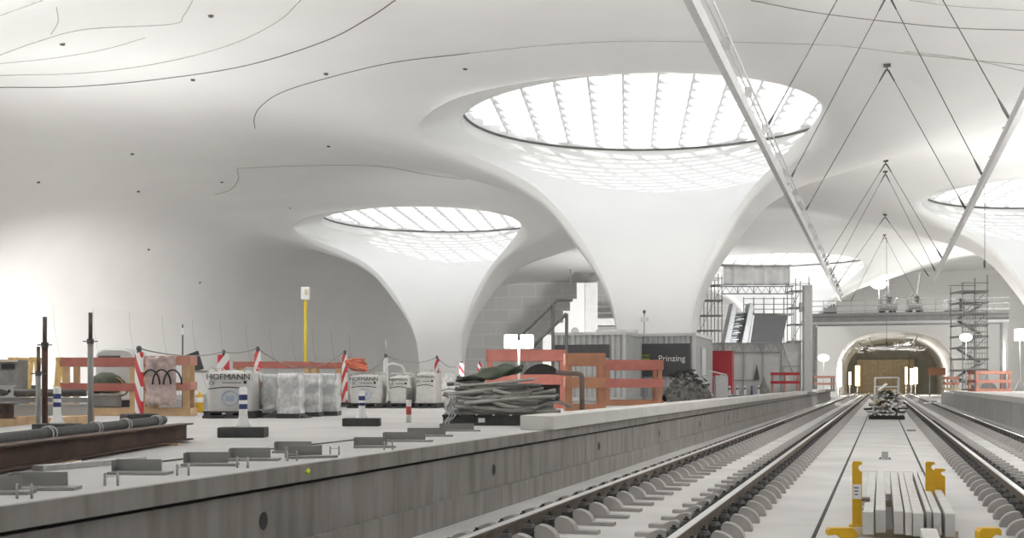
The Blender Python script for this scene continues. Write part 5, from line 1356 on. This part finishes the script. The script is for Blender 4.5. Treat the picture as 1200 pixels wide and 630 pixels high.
for px, lab, mr in ((986,'yellow hooked plate at the bottom photo edge on the side of the labelled post',-1),(1158,'yellow hooked plate at the bottom photo edge on the side of the twin posts',1)):
    zc = 6.1; s_ = zc/FPX; p = wp(px,HOR,zc); h = CAMZ-(617.5-HOR)*s_; w_ = 34*s_ if mr < 0 else 27*s_
    t = thing('hook_plate', lab, 'hook plate', (p.x,p.y,0), YAW, 'yellow hooked plates')
    b = MB(); b.prism([(mr*x, z) for x, z in ((-w_/2,0.0),(w_/2,0.0),(w_/2,h-0.22),(0.02,h-0.20),(-0.01,h-0.12),(0.0,h-0.06),(0.03,h-0.035),(w_/2,h-0.04),(w_/2,h-0.012),(w_/2-0.012,h),(-w_/2+0.02,h),(-w_/2,h-0.02))], -0.03, 0.03); b.build('plate', 'yellow', t, bevel=0.004)
    b = MB(); b.box((0,0.02,0.012), (0.24,0.2,0.024)); b.build('foot_plate', 'yellow', t)
# small white block between post and beams, block at the frame's lower edge
p = gp(1015.5,621,0); t = thing('spacer_block', 'small white spacer block between the labelled yellow post and the light beams', 'block', (p.x,p.y,0), 0)
b = MB(); b.box((-0.005,0,0.09), (0.07,0.16,0.18)); b.build('block', 'plank', t, bevel=0.004)
for k in range(3):
    b = MB(); b.box((-0.005,0,0.2+0.045*k), (0.07,0.15,0.025)); b.build('leaf', 'brownpipe' if k == 2 else 'steel', t)
p = wp(1089,HOR,8.9); b = MB(); b.box((0,0,0.12), (0.12,0.7,0.24)); o = tag(b.build('short_beam', 'plank', None, loc=(p.x,p.y-0.2,0), bevel=0.005), 'short pale beam end in front of the light grey beam bundle', 'beam')
# little steel bracket on the slab
p = gp(1037,538,0); t = thing('floor_bracket', 'small grey floor bracket standing between the tracks beyond the light beams', 'bracket', (p.x,p.y,0), 0)
b = MB(); b.box((0,0,0.005), (0.22,0.16,0.01)); b.build('base_plate', 'gsteel', t); b = MB(); b.box((0,0.03,0.07), (0.11,0.012,0.13)); b.build('upright_plate', 'steel', t)
for x in (-0.08,0.08):
    b = MB(); b.lathe([(0.016,0.01),(0.016,0.03),(0.008,0.03),(0.008,0.045)], 8, (x,0,0)); b.build('bolt', 'dsteel', t)
for px, py, lab in ((1068,505,'small offcut lying on the slab by the joint, farther one'),(1090,507,'small offcut lying on the slab beside the track across the strip')):
    p = gp(px,py,0); b = MB(); b.box((0,0,0.025), (0.22,0.12,0.05)); o = tag(b.build('offcut', 'sleeper', None, loc=(p.x,p.y,0), bevel=0.006), lab, 'offcut'); o.rotation_euler = (0,0,R(25))
p = gp(1091,474,0.04); t = thing('track_jack', 'small white track tool lying in the track across the strip', 'track tool', (p.x,p.y,0.04), R(30))
b = MB(); b.box((0,0,0.10), (0.9,0.25,0.12)); b.build('body', 'white', t, bevel=0.02); b = MB(); b.box((0.2,0,0.2), (0.3,0.2,0.1)); b.build('handle_block', 'gsteel', t); b = MB(); b.box((0,0,0.02), (0.8,0.3,0.05)); b.build('base', 'dsteel', t)

# ------------------------------------------------------------------ light: sky through the skylights, low sun, site lamps, added fill lights
w = bpy.data.worlds.new('World'); scene.world = w; w.use_nodes = True
bg = w.node_tree.nodes['Background']; bg.inputs['Color'].default_value = (0.97,0.985,1.0,1); bg.inputs['Strength'].default_value = 1.22
def portal(x, y):
    l = bpy.data.lights.new('skylight_portal', 'AREA'); l.shape = 'SQUARE'; l.size = 16.2; l.cycles.is_portal = True
    o = bpy.data.objects.new('skylight_portal', l); COL.objects.link(o); o.location = (x,y,HG+CAMZ+0.45)
for c in ALL: portal(*c)
def sun(az, el, s, ang):
    l = bpy.data.lights.new('sun', 'SUN'); l.energy = s; l.angle = R(ang); l.color = (1,0.97,0.92)
    o = bpy.data.objects.new('sun', l); COL.objects.link(o); o.rotation_euler = (R(90-el),0,R(az)); return o
sun(-8, 14, 3.2, 0.6)
def area(loc, tgt, size, e, col=(1,0.98,0.95), spread=180):  # added fill light, has no fixture in the hall
    l = bpy.data.lights.new('lamp_or_fill', 'AREA'); l.shape = 'DISK'; l.size = size; l.energy = e; l.color = col; l.spread = R(spread)
    o = bpy.data.objects.new('lamp_or_fill', l); COL.objects.link(o); o.location = loc
    o.rotation_euler = (Vector(tgt)-Vector(loc)).to_track_quat('-Z','Y').to_euler(); return o
def point(loc, r, e, col=(1,0.97,0.92)):  # light of the modelled lamp bodies, plus one added tunnel fill
    l = bpy.data.lights.new('lamp_or_fill', 'POINT'); l.shadow_soft_size = r; l.energy = e; l.color = col
    o = bpy.data.objects.new('lamp_or_fill', l); COL.objects.link(o); o.location = loc; return o
l = bpy.data.lights.new('site_spot', 'SPOT'); l.energy = 25000; l.spot_size = R(58); l.spot_blend = 1.0; l.shadow_soft_size = 0.3; l.color = (1,0.97,0.94)
o = bpy.data.objects.new('site_spot', l); COL.objects.link(o); o.location = (-30,40,2.0); o.rotation_euler = Vector((-15,16,-0.6)).to_track_quat('-Z','Y').to_euler()
for x, y, e in [(-19,14,2700),(-26,34,750),(8,22,2700),(1.2,-14,2500),(22,58,2300),(11,58,1100),(-34,0,1700),(10,103,1000)]:  # unseen upward fills, added to brighten ceiling and walls
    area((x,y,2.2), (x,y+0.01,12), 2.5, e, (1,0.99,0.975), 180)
area((-20,88,3.0), (-19,122,5.5), 2.0, 1900, (1,0.99,0.97), 120)  # added fill on the block wall, no lamp stands here
area((7,92,2.6), (3,122,9), 2.0, 700, (1,0.99,0.97), 140)  # added fill on the portal wall
area((-7.2,41,4.2), (-9,50,9), 1.2, 60, (1,0.99,0.975), 110)  # added fill on the big column, from above the container
area((-3.2,70,3.2), (-8,86,4.5), 1.5, 450, (1,0.99,0.975), 120)  # added fill on tent wall, chute and scaffolds
area((-17,48,2.4), (-28,74,8), 1.5, 290, (1,0.99,0.975), 80)  # added fill on the column near the curved wall
point((-1.5,158,3.2), 0.3, 260, (1,0.86,0.55))  # added warm fill that brightens the tunnel partition
for loc, e in LAMPS: point(loc, 0.25, e)
# ------------------------------------------------------------------ camera and view
cd = bpy.data.cameras.new('camera'); cam = bpy.data.objects.new('camera', cd); COL.objects.link(cam)
cam.location = (0,0,CAMZ); cam.rotation_euler = (R(90),0,YAW)
cd.sensor_fit = 'HORIZONTAL'; cd.sensor_width = 36.0; cd.lens = 36.0*FPX/1200.0
cd.shift_x = 0.0; cd.shift_y = (HOR-315.0)/1200.0; cd.clip_start = 0.05; cd.clip_end = 500
scene.camera = cam
scene.cycles.max_bounces = 12; scene.cycles.diffuse_bounces = 7; scene.cycles.transparent_max_bounces = 16
scene.cycles.use_denoising = True
vs = scene.view_settings; vs.view_transform = 'Standard'; vs.look = 'None'; vs.exposure = 0.10; vs.gamma = 1.0; vs.use_curve_mapping = False
